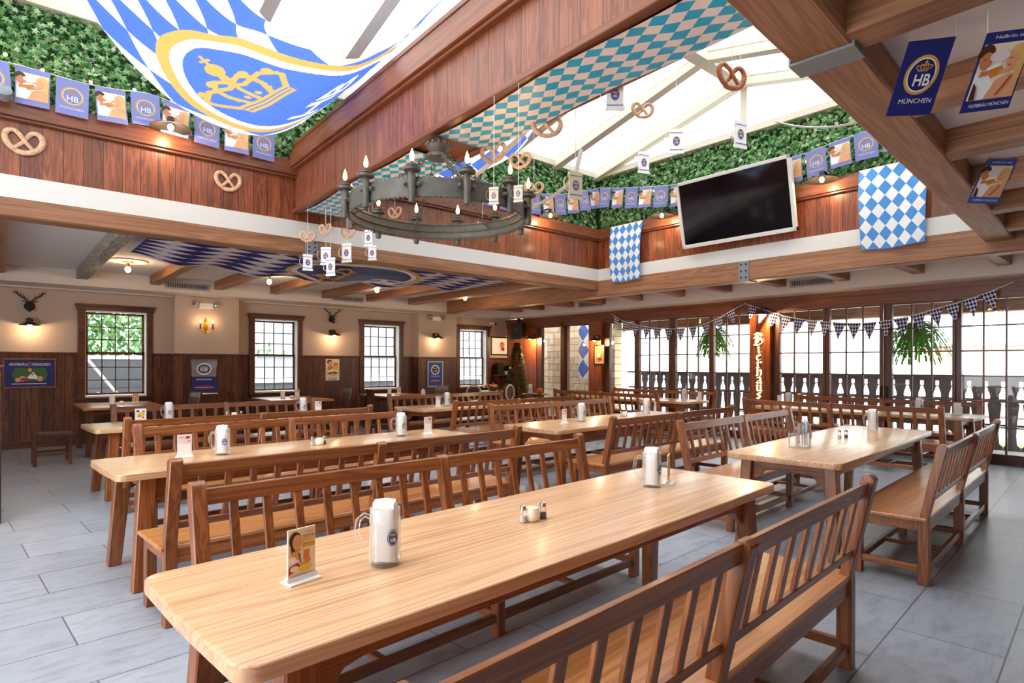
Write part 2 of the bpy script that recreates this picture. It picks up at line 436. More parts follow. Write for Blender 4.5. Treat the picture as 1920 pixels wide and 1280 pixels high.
# ------------------------------------------------------------------ north wall with four sash windows
WINS = [(1.08, 2.36), (4.11, 5.36), (6.72, 8.01), (9.63, 10.89)]
OPEN = [(a + .15, b - .13) for a, b in WINS]
ZO0, ZO1 = .88, 2.50
n = MB(); xs = [WX0] + [x for o in OPEN for x in o] + [XE + .2]
for i in range(0, len(xs), 2):
    a, b = xs[i], xs[i + 1]
    n.box((a, YN, 1.69), (b, YN + .26, ZC), 0).box((a, YN, 0), (b, YN + .26, 1.69), 1)
for a, b in OPEN:
    n.box((a, YN, ZO1), (b, YN + .26, ZC), 0).box((a, YN, 0), (b, YN + .26, ZO0), 1)
# two shallow piers between the windows
PIERS = [(2.65, 3.84, .35), (8.31, 9.52, .24)]
for a, b, d in PIERS:
    n.box((a, YN - d, 1.69), (b, YN + .01, 2.86), 0).box((a, YN - d, 0), (b, YN + .01, 1.69), 1)
struct(n, 'wall_north', ['plaster', 'wainscot_x'], smooth=0)
c = MB()
segs = [(WX0, WINS[0][0] + .04), (WINS[0][1] - .04, 2.65), (3.84, WINS[1][0] + .04), (WINS[1][1] - .04, WINS[2][0] + .04), (WINS[2][1] - .04, 8.31), (9.52, WINS[3][0] + .04), (WINS[3][1] - .04, XE)]
for a, b in segs: c.box((a, YN - .03, 1.665), (b, YN + .005, 1.70)).box((a, YN - .02, 0), (b, YN + .005, .13))
for a, b, d in PIERS: c.box((a - .02, YN - d - .025, 1.665), (b + .02, YN - d + .005, 1.70)).box((a - .01, YN - d - .02, 0), (b + .01, YN - d + .005, .13))
struct(c, 'trim_3', 'frame_x', bevel=.004, smooth=0)
for k, ((a, b), (oa, ob)) in enumerate(zip(WINS, OPEN)):
    w = empty('window_%d' % (k + 1), (oa, YN, ZO0), kind='structure')
    L = ob - oa; HT = ZO1 - ZO0; l, r = a - oa, b - oa
    m = MB().box((l + .04, -.045, -.04), (0.005, .01, HT)).box((L - .005, -.045, -.04), (r - .04, .01, HT))
    m.box((l + .02, -.055, HT - .005), (r - .02, .01, HT + .075)).box((l, -.085, HT + .07), (r, .01, HT + .105)).box((l + .012, -.07, HT + .05), (r - .012, .01, HT + .075))
    m.build('casing', 'frame_x', w, .006)
    MB().box((l + .02, -.10, -.055), (r - .02, .02, -.015)).box((l + .05, -.05, -.10), (r - .05, .01, -.055)).build('sill', 'frame_x', w, .006)
    MB().box((0, .0, 0), (.02, .26, HT)).box((L - .02, 0, 0), (L, .26, HT)).box((0, 0, HT - .02), (L, .26, HT)).box((0, -.03, -.015), (L, .26, .015)).build('reveal', 'reveal', w, smooth=0)
    for nm, z0, z1, y in (('upper_sash', HT / 2 - .01, HT - .03, .17), ('lower_sash', .02, HT / 2 + .02, .13)):
        s = MB(); x0, x1 = .02, L - .02; f = .042
        s.box((x0, y, z0), (x0 + f, y + .035, z1)).box((x1 - f, y, z0), (x1, y + .035, z1)).box((x0, y, z0), (x1, y + .035, z0 + .04)).box((x0, y, z1 - .04), (x1, y + .035, z1))
        for i in range(1, 4):
            x = x0 + f + (x1 - x0 - 2 * f) * i / 4; s.box((x - .009, y + .004, z0), (x + .009, y + .03, z1))
        for i in range(1, 3):
            z = z0 + .04 + (z1 - z0 - .08) * i / 3; s.box((x0, y + .004, z - .009), (x1, y + .03, z + .009))
        so = s.build(nm, 'frame_z', w, smooth=0)
        MB().box((x0 + f, y + .014, z0 + .04), (x1 - f, y + .019, z1 - .04)).build('glass_pane', 'pane', so, smooth=0)
# ------------------------------------------------------------------ east wall: glazed doors and timber columns
e = MB()
e.box((11.52, -4.5, 2.56), (XE + .16, YN, 2.82), 0).box((11.47, -4.5, 2.74), (11.53, YN, 2.82), 0).box((11.50, -4.5, 2.56), (11.53, 12.3, 2.60), 0)
e.box((11.55, 12.30, 0), (XE + .16, YN, 2.60), 1)
e.box((11.46, 9.84, 0), (XE + .16, 10.25, 2.60), 1).box((11.50, 11.19, 0), (XE + .12, 11.28, 2.6), 2)
e.box((11.44, 5.51, 0), (XE + .16, 5.93, 2.60), 1)
e.box((11.55, -4.5, 0), (XE + .16, .55, 2.60), 1)
struct(e, 'wall_east', ['trim_y', 'column_y', 'frame_z'], smooth=0)
DOORS = [(12.30, 11.28, 12.10, 11.37, 0), (11.19, 10.25, 11.11, 10.31, 0), (9.84, 8.83, 9.66, 8.89, 0), (8.83, 7.85, 8.75, 7.93, 1), (7.85, 6.87, 7.75, 6.91, 1), (6.87, 5.93, 6.80, 5.97, 1),
         (5.51, 4.52, 5.38, 4.58, 1), (4.52, 3.56, 4.46, 3.64, 1), (3.56, 2.55, 3.45, 2.60, 1), (2.55, 1.58, 2.48, 1.65, 1), (1.58, .55, 1.50, .62, 1)]
for k, (y1, y0, g1, g0, mun) in enumerate(DOORS):
    d = empty('door_%d' % (k + 1), (XE, (y0 + y1) / 2, 0), kind='structure'); cy = (y0 + y1) / 2
    zt, zb = 2.535, .15 if mun else .09
    m = MB().box((-.05, y0 - cy + .002, 0), (.05, g0 - cy, 2.60)).box((-.05, g1 - cy, 0), (.05, y1 - cy - .002, 2.60)).box((-.045, g0 - cy, zt), (.045, g1 - cy, 2.60)).box((-.045, g0 - cy, 0), (.045, g1 - cy, zb))
    m.build('door_frame', 'frame_z', d, .006)
    MB().box((-.004, g0 - cy, zb), (.004, g1 - cy, zt)).build('glass_pane', 'pane', d, smooth=0)
    if mun:
        m = MB()
        for i in (1, 2):
            y = g0 - cy + (g1 - g0) * i / 3; m.box((-.016, y - .012, zb), (.016, y + .012, zt))
        for z in (.557, .95, 1.344, 1.737, 2.13): m.box((-.0155, g0 - cy, z - .011), (.0155, g1 - cy, z + .011))
        m.build('muntin_grid', 'frame_z', d, smooth=0)
    if k in (7, 8):
        s = 1 if k == 7 else -1; yy = (y0 if k == 7 else y1) - cy + s * .045
        MB().tube([(-.05, yy, .96), (-.09, yy, .97), (-.09, yy, 1.13), (-.05, yy, 1.14)], .012, 8).build('handle', 'darkiron', d)
    if k == 7:
        MB().tube([(-.075, y0 - cy + .002, .05), (-.075, y0 - cy + .002, 2.62)], .012, 8).ball((-.075, y0 - cy + .002, 2.63), .02).build('bolt_rod', 'chrome', d)
struct(MB().box((11.53, .55, 0), (XE + .12, 12.30, .035)), 'trim_4', 'frame_y', smooth=0)
# south and west walls stand behind the camera; the west opening is added to let in fill light
struct(MB().box((WX0, WY0 - .2, 0), (XE + .2, WY0, ZC), 0), 'wall_south', 'plaster', smooth=0)
struct(MB().box((WX0 - .2, 8.5, 0), (WX0, YN + .2, ZC), 0).box((WX0 - .2, WY0, 2.6), (WX0, 8.5, ZC), 0).box((WX0 - .2, WY0, 0), (WX0, .0, 2.6), 0).box((WX0 - .2, 6.0, 0), (WX0, 8.5, 2.6), 0), 'wall_west', 'plaster', smooth=0)
# ------------------------------------------------------------------ beams
def beam(mb, name, mat, label, bevel=.012):
    o = mb.build(name, mat, bevel=bevel); o['kind'] = 'structure'; o['label'] = label; o['category'] = 'beam'; return o
T = .25
beam(MB().box((WX0, YB, ZN), (XB, YB + T, ZBT)), 'ceiling_beam', 'beam_x', 'long timber beam under the white band, below the left part of the skylight')
beam(MB().box((XB, -4.5, ZE), (XB + T, 12.75, ZBT)), 'ceiling_beam', 'beam_y', 'deep timber beam under the white band below the television')
def sbeam(x): return (south_n(x) + south_s(x)) / 2
ang = math.atan(.0625)
b = MB().box((-7.5, -.131, 0), (6.37, .131, .22))
o = beam(b, 'ceiling_beam', 'beam_x', 'big diagonal timber beam overhead, strapped with a grey steel bracket'); o.location = (2.4, sbeam(2.4), 2.94); o.rotation_euler = (0, 0, ang)
# steel straps
def strap(loc, rz, w, t, z0, z1, label, wrap):
    g = empty('steel_bracket', loc, rz, label, 'bracket', kind=None)
    m = MB()
    if wrap: m.box((-w/2, -t/2 - .012, z0 - .014), (w/2, t/2 + .012, z0 - .001)).box((-w/2, -t/2 - .012, z0), (w/2, -t/2, z1)).box((-w/2, t/2, z0), (w/2, t/2 + .012, z1))
    else: m.box((-w/2, -.014, z0), (w/2, 0, z1)).box((-w/2, -.014, z0 - .012), (w/2, t, z0))
    m.build('plate', 'steel', g, .002)
    q = MB(); yy = -t/2 - .014 if wrap else -.016
    for i in range(2):
        for j in range(3):
            x = -w/4 + i * w/2; z = z0 + (z1 - z0) * (j + .5) / 3
            q.lathe([(.013, 0), (.013, .008), (.007, .013)], (x, yy, z), 10, M=Matrix.Rotation(PI/2, 3, 'X'))
    q.build('bolt', 'boltblack', g)
    return g
p = onx(1395, 500, XB); strap((XB, p.y, 0), -PI/2, .165, T, ZE, ZBT - .005, 'grey steel plate with six bolts on the beam below the television', False)
p = ony(584, 463, YB); strap((p.x, YB, 0), 0, .17, T, ZN, ZBT - .005, 'grey steel plate on the beam behind the hanging paper steins', False)
strap((2.95, sbeam(2.95), 0), ang, .16, .262, 2.94, 3.115, 'wide grey steel strap wrapped round the big diagonal beam', True)
# joists
k = 0
for x, mt, ww in [(-2.2, 'beam_y', .16), (-1.08, 'beam_y', .16), (0.0, 'beam_y', .16), (1.115, 'greybeam_y', .17), (2.215, 'beam_y', .16), (3.32, 'beam_y', .16), (4.40, 'beam_y', .16), (5.54, 'beam_y', .2), (6.60, 'beam_y', .18), (7.74, 'beam_y', .2)]:
    o = struct(MB().box((-ww/2, YB + T, 2.965), (ww/2, 12.75, ZC + .01)), 'ceiling_joist', mt, bevel=.01, loc=(x, 0, 0))
for y in (12.3, 11.43, 10.37, 9.33, 8.25, 7.17, 6.11, 5.05, 3.98, 2.9, 1.84, .75, -.3):
    struct(MB().box((XB + T, -.085, 2.945), (10.95, .085, ZC + .01)), 'ceiling_joist', 'beam_x', bevel=.01, loc=(0, y, 0))
for x in (-1.3, -.25, .8, 1.85, 2.9, 3.97, 5.02, 6.07, 7.12, 8.17):
    struct(MB().box((-.1, WY0, 2.95), (.1, south_s(x) + .02, ZC + .01)), 'ceiling_joist', 'beam_y', bevel=.01, loc=(x, 0, 0))
# ------------------------------------------------------------------ skylight well
w = MB().box((WELLW, YB + .005, ZBT), (XB + .2, YB + T, ZWT), 0).box((WELLW, YB + .03, ZWT), (XB + .2, YB + T, ZLB), 1).box((WELLW, YB + .16, ZLT), (XB + .2, YB + T, ZIV), 2)
struct(w, 'wall_skylight_north', ['whiteband', 'wellplank_x', 'foliagebase'], smooth=0)
w = MB().box((XB + .005, .8, ZBT), (XB + T, YB + .03, ZWT), 0).box((XB + .03, .8, ZWT), (XB + T, YB + .03, ZLB), 1).box((XB + .16, .8, ZLT), (XB + T, YB + .16, ZIV), 2)
struct(w, 'wall_skylight_east', ['whiteband', 'wellplank_y', 'foliagebase'], smooth=0)
struct(MB().box((WELLW, YB - .045, ZLB), (XB, YB + T, ZLT)).box((WELLW, YB - .02, ZLB - .03), (XB, YB + .05, ZLB)), 'trim_5', 'trim_x', bevel=.006)
struct(MB().box((XB - .045, .8, ZLB), (XB + T, YB - .045, ZLT)).box((XB - .02, .8, ZLB - .03), (XB + .05, YB - .02, ZLB)), 'trim_6', 'trim_y', bevel=.006)
s = MB().prism([(WELLW, south_s(WELLW) - .05), (XB + .2, south_s(XB) - .05), (XB + .2, south_s(XB) + .08), (WELLW, south_s(WELLW) + .08)], XYZ, ZC + .06, ZIV)
struct(s, 'wall_skylight_south', 'whiteband', smooth=0)
struct(MB().box((WELLW - .15, .6, ZC), (WELLW, YB + T, ZIV)), 'wall_skylight_west', 'whiteband', smooth=0)
# boxed girder that divides the skylight
BX0, BX1 = (2.888, YB + .03), (2.655, 1.25)            # west face, north and south ends
def boxx(y): return BX1[0] + (BX0[0] - BX1[0]) * (y - BX1[1]) / (BX0[1] - BX1[1])
BW, BZ0, BZ1 = .55, 3.43, 4.33
rz = math.atan2(BX1[0] - BX0[0], BX0[1] - BX1[1]) 
g = empty('trim_7', (BX0[0], BX0[1], 0), rz, kind='structure'); LB = -(BX0[1] - BX1[1]) / math.cos(rz)
MB().box((0.02, LB, BZ0 + .05), (BW - .02, 0, BZ1 - .05)).build('boarding', 'boxplank_y', g, smooth=0)
MB().box((-.035, LB, BZ0), (.05, 0, BZ0 + .05)).box((BW - .05, LB, BZ0), (BW + .03, 0, BZ0 + .05)).box((.02, LB, BZ0 + .02), (BW - .02, 0, BZ0 + .05)).build('bottom_molding', 'trim_y', g, .005)
MB().box((-.07, LB, 4.01), (.05, 0, 4.19)).box((-.04, LB, 3.98), (.03, 0, 4.01)).build('ledge_molding', 'trim_y', g, .006)
MB().box((-.02, LB, 4.19), (.03, 0, BZ1)).box((-.03, LB, BZ1 - .05), (BW + .03, 0, BZ1)).build('upper_board', 'trim_y', g, .005)
# glass roof
RY, RZ, EY0 = 4.66, 5.93, 1.25
rf = empty('window_5', (0, 0, 0), kind='structure')
m = MB(); RX = [8.75 - 1.09 * i for i in range(11)]
for x in RX:
    m.bar((x, YB + .1, ZIV + .05), (x, RY, RZ), .15, .2); m.bar((x, RY, RZ), (x, EY0, ZIV + .05), .15, .2)
m.bar((WELLW, RY, RZ), (XB, RY, RZ), .2, .24)
m.box((WELLW, YB + .0, ZIV), (XB + .2, YB + .22, ZIV + .1)).box((WELLW, 1.1, ZIV), (XB + .2, 1.3, ZIV + .1)).box((XB - .02, 1.1, ZIV), (XB + .2, YB + .2, ZIV + .1))
m.bar((XB + .05, RY, ZIV), (XB + .05, RY, RZ), .1, .1, up=(1, 0, 0))
m.bar((WELLW, 6.0, ZIV + .05 + (RZ - ZIV) * (YB - 6.0) / (YB - RY)), (3, 6.0, ZIV + .05 + (RZ - ZIV) * (YB - 6.0) / (YB - RY)), .06, .08)
m.build('roof_frame', 'skyframe', rf, .004)
for i in range(len(RX) - 1):
    xa, xb = RX[i + 1] + .075, RX[i] - .075
    for ya, za, yb, zb in ((YB + .1, ZIV + .09, RY + .06, RZ), (RY - .06, RZ, EY0, ZIV + .09)):
        MB().add([(xa, ya, za), (xb, ya, za), (xb, yb, zb), (xa, yb, zb), (xa, ya, za + .008), (xb, ya, za + .008), (xb, yb, zb + .008), (xa, yb, zb + .008)],
                 [(3,2,1,0),(4,5,6,7),(0,1,5,4),(1,2,6,5),(2,3,7,6),(3,0,4,7)]).build('glass_pane', 'roofglass', rf, smooth=0)
MB().prism([(1.3, ZIV + .1), (RY - .05, ZIV + .1), (RY - .05, RZ - .09)], lambda a, b, d: (d, a, b), XB + .04, XB + .048).build('glass_pane', 'roofglass', rf, smooth=0)
MB().prism([(RY + .05, ZIV + .1), (YB, ZIV + .1), (RY + .05, RZ - .09)], lambda a, b, d: (d, a, b), XB + .04, XB + .048).build('glass_pane', 'roofglass', rf, smooth=0)
# ivy panels
IVY = [(0, 1), (.28, .72), (.85, .62), (.5, .3), (.72, -.1), (.25, -.2), (0, -.55), (-.25, -.2), (-.72, -.1), (-.5, .3), (-.85, .62), (-.28, .72)]
IVY = [(0, -.95), (.22, -.3), (.8, -.42), (.45, .12), (.62, .62), (0, .42), (-.62, .62), (-.45, .12), (-.8, -.42), (-.22, -.3)]
def ivy(name, n, place, out, label, seed):
    rnd = random.Random(seed); mb = MB()
    for i in range(n):
        c = place(rnd); nrm = Vector(out)
        d = (nrm + Vector((rnd.uniform(-.8, .8), rnd.uniform(-.8, .8), rnd.uniform(-.3, .9)))).normalized()
        up = Vector((0, 0, 1)); a = d.cross(up).normalized(); b = a.cross(d).normalized()
        t = rnd.gauss(0, .6); ca, sa = math.cos(t), math.sin(t); a, b = a * ca + b * sa, b * ca - a * sa
        s = rnd.uniform(.03, .055)
        V = [c + d * .008] + [c + a * x * s + b * y * s for x, y in IVY]
        mb.add(V, [(0, k + 1, (k + 1) % 10 + 1) for k in range(10)])
    o = mb.build(name, 'ivyleaf', smooth=0); tag(o, label, 'ivy', kind='stuff'); return o
ivy('ivy_panel', 9000, lambda r: Vector((r.uniform(WELLW if r.random() < .12 else -.9, XB), YB + r.uniform(.02, .15), r.uniform(ZLT - .04, ZIV + .03))), (0, -1, 0), 'green ivy panel above the wooden ledge on the north side of the skylight', 1)
ivy('ivy_panel', 6500, lambda r: Vector((XB + r.uniform(.02, .15), r.uniform(1.6, YB), r.uniform(ZLT - .04, ZIV + .03))), (-1, 0, 0), 'green ivy panel above the wooden ledge behind the television', 2)
# ------------------------------------------------------------------ flat printed art
def ellipse(cx, cy, rx, ry, n=32, a0=0, a1=2 * PI): return [(cx + rx * math.cos(a0 + (a1 - a0) * k / n), cy + ry * math.sin(a0 + (a1 - a0) * k / n)) for k in range(n + (0 if a1 - a0 >= 2 * PI - 1e-6 else 1))]
def rect(x0, y0, x1, y1): return [(x0, y0), (x1, y0), (x1, y1), (x0, y1)]
def ring(cx, cy, rx, ry, w, n=40):
    V = []; F = []
    for k in range(n):
        a = 2 * PI * k / n; V += [(cx + rx * math.cos(a), cy + ry * math.sin(a)), (cx + (rx - w) * math.cos(a), cy + (ry - w) * math.sin(a))]
    for k in range(n): j = (k + 1) % n; F.append((2*k, 2*j, 2*j+1, 2*k+1))
    return V, F
def stroke(pts, w):
    V = []; F = []
    for (x0, y0), (x1, y1) in zip(pts, pts[1:]):
        d = math.hypot(x1 - x0, y1 - y0) or 1e-6; nx, ny = -(y1 - y0) / d * w / 2, (x1 - x0) / d * w / 2
        ex, ey = (x1 - x0) / d * w * .3, (y1 - y0) / d * w * .3
        n = len(V); V += [(x0 - ex + nx, y0 - ey + ny), (x0 - ex - nx, y0 - ey - ny), (x1 + ex - nx, y1 + ey - ny), (x1 + ex + nx, y1 + ey + ny)]; F.append((n, n+1, n+2, n+3))
    return V, F
def poly(p): return list(p), [list(range(len(p)))]
def move(VF, dx, dy, s=1.0, sy=None, rot=0.0):
    c, n = math.cos(rot), math.sin(rot); sy = s if sy is None else sy
    return [(dx + (x * s) * c - (y * sy) * n, dy + (x * s) * n + (y * sy) * c) for x, y in VF[0]], VF[1]
_txt = {}
def text(s, h, cx=0, cy=0, width=None, shear=0.0, bold=0.0):
    """letters of a sign as 2D faces, centred on cx, cy, capitals about h high"""
    key = (s, shear, bold)
    if key not in _txt:
        cu = bpy.data.curves.new('lettering', 'FONT'); cu.body = s; cu.size = 1.0; cu.align_x = 'CENTER'; cu.shear = shear; cu.offset = bold; cu.resolution_u = 3
        ob = bpy.data.objects.new('lettering', cu); me = bpy.data.meshes.new_from_object(ob)
        V = [(v.co.x, v.co.y) for v in me.vertices]; F = [list(p.vertices) for p in me.polygons]
        bpy.data.objects.remove(ob); bpy.data.curves.remove(cu); bpy.data.meshes.remove(me)
        _txt[key] = (V, F)
    V, F = _txt[key]; w = max(x for x, y in V) - min(x for x, y in V)
    k = h / .70; sx = (width / w) if width else k
    return [(cx + x * sx, cy + (y - .35) * k) for x, y in V], F
def art_add(mb, art, fn, mats, eps=.0008, base=0):
    for k, (mat, VF) in enumerate(art):
        if mat not in mats: mats.append(mat)
        mb.add([fn(x, y, (k + 1 + base) * eps) for x, y in VF[0]], VF[1], mats.index(mat))
def art_obj(name, art, fn, parent=None, eps=.0008):
    mb = MB(); mats = []; art_add(mb, art, fn, mats, eps)
    me = bpy.data.meshes.new(name); me.from_pydata(mb.v, [], mb.f)
    for m in mats: me.materials.append(MAT[m])
    me.polygons.foreach_set('material_index', mb.m)
    o = bpy.data.objects.new(name, me); COL.objects.link(o)
    if parent: o.parent = parent
    return o
def crown_art(mat, hole):
    a = [(mat, poly([(-.42, 0), (.42, 0), (.46, .2), (-.46, .2)])), (hole, poly(rect(-.41, .055, .41, .085))), (hole, poly(rect(-.43, .125, .43, .145)))]
    for x0, x1, top in ((-.44, -.62, .62), (-.2, -.3, .74), (0, 0, .78), (.2, .3, .74), (.44, .62, .62)):
        a.append((mat, stroke([(x0, .18), ((x0 + x1) / 2 + (x1 - x0) * .6, .42), (x1 * 1.02, top - .12), (x1 * .7, top), (x1 * .2, top - .06), (0, .62)], .075)))
        a.append((mat, poly(ellipse(x1 * .9, top - .02, .075, .075, 12))))
    for x in (-.28, -.1, .1, .28): a.append((mat, poly(ellipse(x, .31, .04, .05, 10))))
    a += [(mat, poly(ellipse(0, .92, .14, .12, 18))), (mat, poly(rect(-.022, 1.0, .022, 1.2))), (mat, poly(rect(-.08, 1.08, .08, 1.125)))]
    return a
def place(art, dx, dy, s, sy=None, rot=0): return [(m, move(vf, dx, dy, s, sy, rot)) for m, vf in art]
def hb_art(blue, gold, white, word=True, small=False):
    """blue banner, 0..1 wide and 0..1.6 high, with ringed crown and letters"""
    a = [(blue, poly(rect(0, 0, 1, 1.6))), (gold, ring(.5, .86, .37, .42, .06, 28)), (white, ring(.5, .86, .31, .36, .025, 28))]
    cr = crown_art(gold, blue)
    if small: cr = [c for c in cr if c[0] == gold][:9]
    a += place(cr, .5, .93, .26, .2)
    a.append((white, text('HB', .24, .5, .74, .36, 0, .02)))
    if word: a.append((white, text('MÜNCHEN', .10, .5, .30, .72)))
    return a
def couple_art(border='p_blue', word=True, small=False):
    """printed photograph of two people drinking beer, 0..1 by 0..1.6"""
    a = [(border, poly(rect(0, 0, 1, 1.6))), ('p_cream', poly(rect(.04, .24, .96, 1.36))),
         ('p_white', poly([(.04, .24), (.04, .8), (.3, .78), (.5, .5), (.5, .24)])), ('p_skin', poly([(.36, .24), (.5, .62), (.74, .74), (.96, .7), (.96, .24)])),
         ('p_hair', poly(ellipse(.13, 1.16, .17, .2, 16, -.2, 3.5))), ('p_skin2', poly(ellipse(.17, 1.02, .13, .18, 16))),
         ('p_blond', poly(ellipse(.78, 1.05, .19, .26, 18))), ('p_blond', poly([(.74, 1.1), (.97, 1.1), (.96, .6), (.84, .62)])), ('p_skin', poly(ellipse(.70, .99, .12, .18, 16))),
         ('p_pale', poly(ellipse(.42, 1.1, .2, .13, 14))), ('p_beer', poly([(.24, .82), (.5, .9), (.6, .78), (.36, .66)])), ('p_white', poly([(.22, .88), (.48, .97), (.5, .9), (.24, .82)])),
         ('p_skin2', poly([(.1, .7), (.34, .74), (.36, .82), (.12, .82)])), ('p_skin', poly([(.5, .8), (.72, .84), (.7, .76), (.5, .72)]))]
    if not small:
        a += [('p_red', poly([(.56, .3), (.76, .68), (.79, .66), (.60, .3)])), ('p_hair', poly(ellipse(.12, 1.05, .02, .012, 8))), ('p_hair', poly(ellipse(.65, 1.03, .022, .012, 8))), ('p_red', poly(ellipse(.645, .9, .03, .014, 8))), ('p_hair', poly([(.04, .24), (.16, .24), (.12, .5), (.04, .6)]))]
    if word: a += [('p_white', text('HOFBRÄU MÜNCHEN', .07, .5, .12, .8)), ('p_white', text('Hofbräu seit', .07, .5, 1.48, .66))]
    return a
# ------------------------------------------------------------------ furniture
def make_bench():
    r = empty('slatted_bench')
    L2 = 1.4; px = (-L2 + .035, -.03, L2 - .035)
    MB().box((-L2 - .02, -.026, .435), (L2 + .02, .47, .462)).build('seat', 'oakseat_x', r, .006)
    m = MB().box((-L2 + .05, -.02, .355), (L2 - .05, .008, .437)).box((-L2 + .05, .40, .355), (L2 - .05, .428, .437)).box((-L2 + .01, .02, .365), (-L2 + .035, .42, .437)).box((L2 - .035, .02, .365), (L2 - .01, .42, .437))
    m.build('seat_frame', 'oak_x', r, .004)
    f = lambda a, b, d: (d, a, b)
    for i, x in enumerate(px):
        top = .972 if i != 1 else .945; tl = -.105
        prof = [(.035, 0), (.035, .40), (.022, .46), (tl + .032, top - .018), (tl + .012, top), (tl - .012, top - .002), (tl - .03, top - .02), (-.032, .47), (-.035, .43), (-.035, 0)]
        m = MB().prism(prof, f, x - .034, x + .034); m.build('leg', 'oak_z', r, .005)
        MB().box((x - .03, .375, 0), (x + .03, .435, .44)).build('leg', 'oak_z', r, .005)
        MB().box((x - .02, .03, .085), (x + .02, .38, .13)).build('stretcher', 'oak_y', r, .003)
    for y in (-.02, .385): MB().box((-L2 + .06, y, .075), (L2 - .06, y + .032, .122)).build('stretcher', 'oak_x', r, .003)
    for x in (-.72, .7): MB().box((x - .02, .01, .09), (x + .02, .39, .118)).build('stretcher', 'oak_y', r, .003)
    lean = lambda z: -.105 * (z - .46) / (.972 - .46) 
    for a, b in ((px[0] + .034, px[1] - .034), (px[1] + .034, px[2] - .034)):
        bk = MB().prism([(lean(.862) - .014, .862), (lean(.862) + .014, .862), (lean(.935) + .014, .935), (lean(.935) - .014, .935)], f, a - .004, b + .004).build('backrest', 'oak_x', r, .004)
        MB().prism([(lean(.555) - .014, .555), (lean(.555) + .014, .555), (lean(.598) + .014, .598), (lean(.598) - .014, .598)], f, a - .004, b + .004).build('lower_rail', 'oak_x', bk, .004)
        for k in range(8):
            x = a + (b - a) * (k + .75) / 8.5
            MB().prism([(lean(.59) - .009, .59), (lean(.59) + .009, .59), (lean(.87) + .009, .87), (lean(.87) - .009, .87)], f, x - .021, x + .021).build('slat', 'oak_z', bk, .003)
    return r
def make_table(L=3.15, W=.89, ht=.79):
    r = empty('long_table'); a, b = L / 2, W / 2
    q = .06; P = []
    for sx, sy, t0 in ((-1, -1, PI), (1, -1, 1.5 * PI), (1, 1, 0), (-1, 1, .5 * PI)):
        P += [(sx * (a - q - .004) + q * math.cos(t0 + k * PI / 10), sy * (b - q - .010) + q * math.sin(t0 + k * PI / 10)) for k in range(6)]
        P += {(-1, -1): [(-a * .5, -b), (0, -b - .004), (a * .5, -b)], (1, -1): [(a, -b * .4), (a + .004, 0), (a, b * .4)], (1, 1): [(a * .5, b), (0, b + .004), (-a * .5, b)], (-1, 1): [(-a, b * .4), (-a - .004, 0), (-a, -b * .4)]}[(sx, sy)]
    MB().prism(P, XYZ, ht - .048, ht).build('tabletop', 'oaktop', r, .009, seg=3)
    ax, ay = a - .20, b - .13
    bow = lambda w: [(-w, 0), (w, 0), (w, -.17), (w - .06, -.17), (w - .10, -.14), (w - .13, -.10), (w - .2, -.085), (-w + .2, -.085), (-w + .13, -.10), (-w + .10, -.14), (-w + .06, -.17), (-w, -.17)]
    for s in (-1, 1):
        MB().prism(bow(ay), lambda p, q, d: (d, p, ht - .047 + q), s * ax - .014, s * ax + .014).build('apron', 'oak_y', r, .003)
        MB().prism(bow(ax), lambda p, q, d: (p, d, ht - .047 + q), s * ay - .014, s * ay + .014).build('apron', 'oak_x', r, .003)
    for sx in (-1, 1):
        for sy in (-1, 1):
            V = []
            for z, ex, ey, hw in ((0, .055, .045, .043), (ht - .047, 0, 0, .052)):
                cx, cy = sx * (ax + ex), sy * (ay + ey)
                V += [(cx - hw, cy - hw * .85, z), (cx + hw, cy - hw * .85, z), (cx + hw, cy + hw * .85, z), (cx - hw, cy + hw * .85, z)]
            MB().add(V, [(3,2,1,0),(4,5,6,7),(0,1,5,4),(1,2,6,5),(2,3,7,6),(3,0,4,7)]).build('leg', 'oak_z', r, .006)
    return r
def make_wall_table():
    r = empty('wall_table'); W, D, ht = .57, .78, .79
    MB().box((-W, -D, ht - .042), (W, D, ht)).build('tabletop', 'oakseat_x', r, .008, seg=2)  # paler wood on the top stands in for the window's reflection
    m = MB().box((-W + .1, -D + .1, ht - .13), (W - .1, -D + .13, ht - .042)).box((-W + .1, D - .13, ht - .13), (W - .1, D - .1, ht - .042)).box((-W + .1, -D + .1, ht - .13), (-W + .13, D - .1, ht - .042)).box((W - .13, -D + .1, ht - .13), (W - .1, D - .1, ht - .042))
    m.build('apron', 'oakdark_x', r, .003)
    for sx in (-1, 1):
        for sy in (-1, 1): MB().bar((sx * (W - .07), sy * (D - .09), 0), (sx * (W - .12), sy * (D - .12), ht - .042), .075, .075, up=(0, 1, 0)).build('leg', 'oakdark_z', r, .005)
    return r
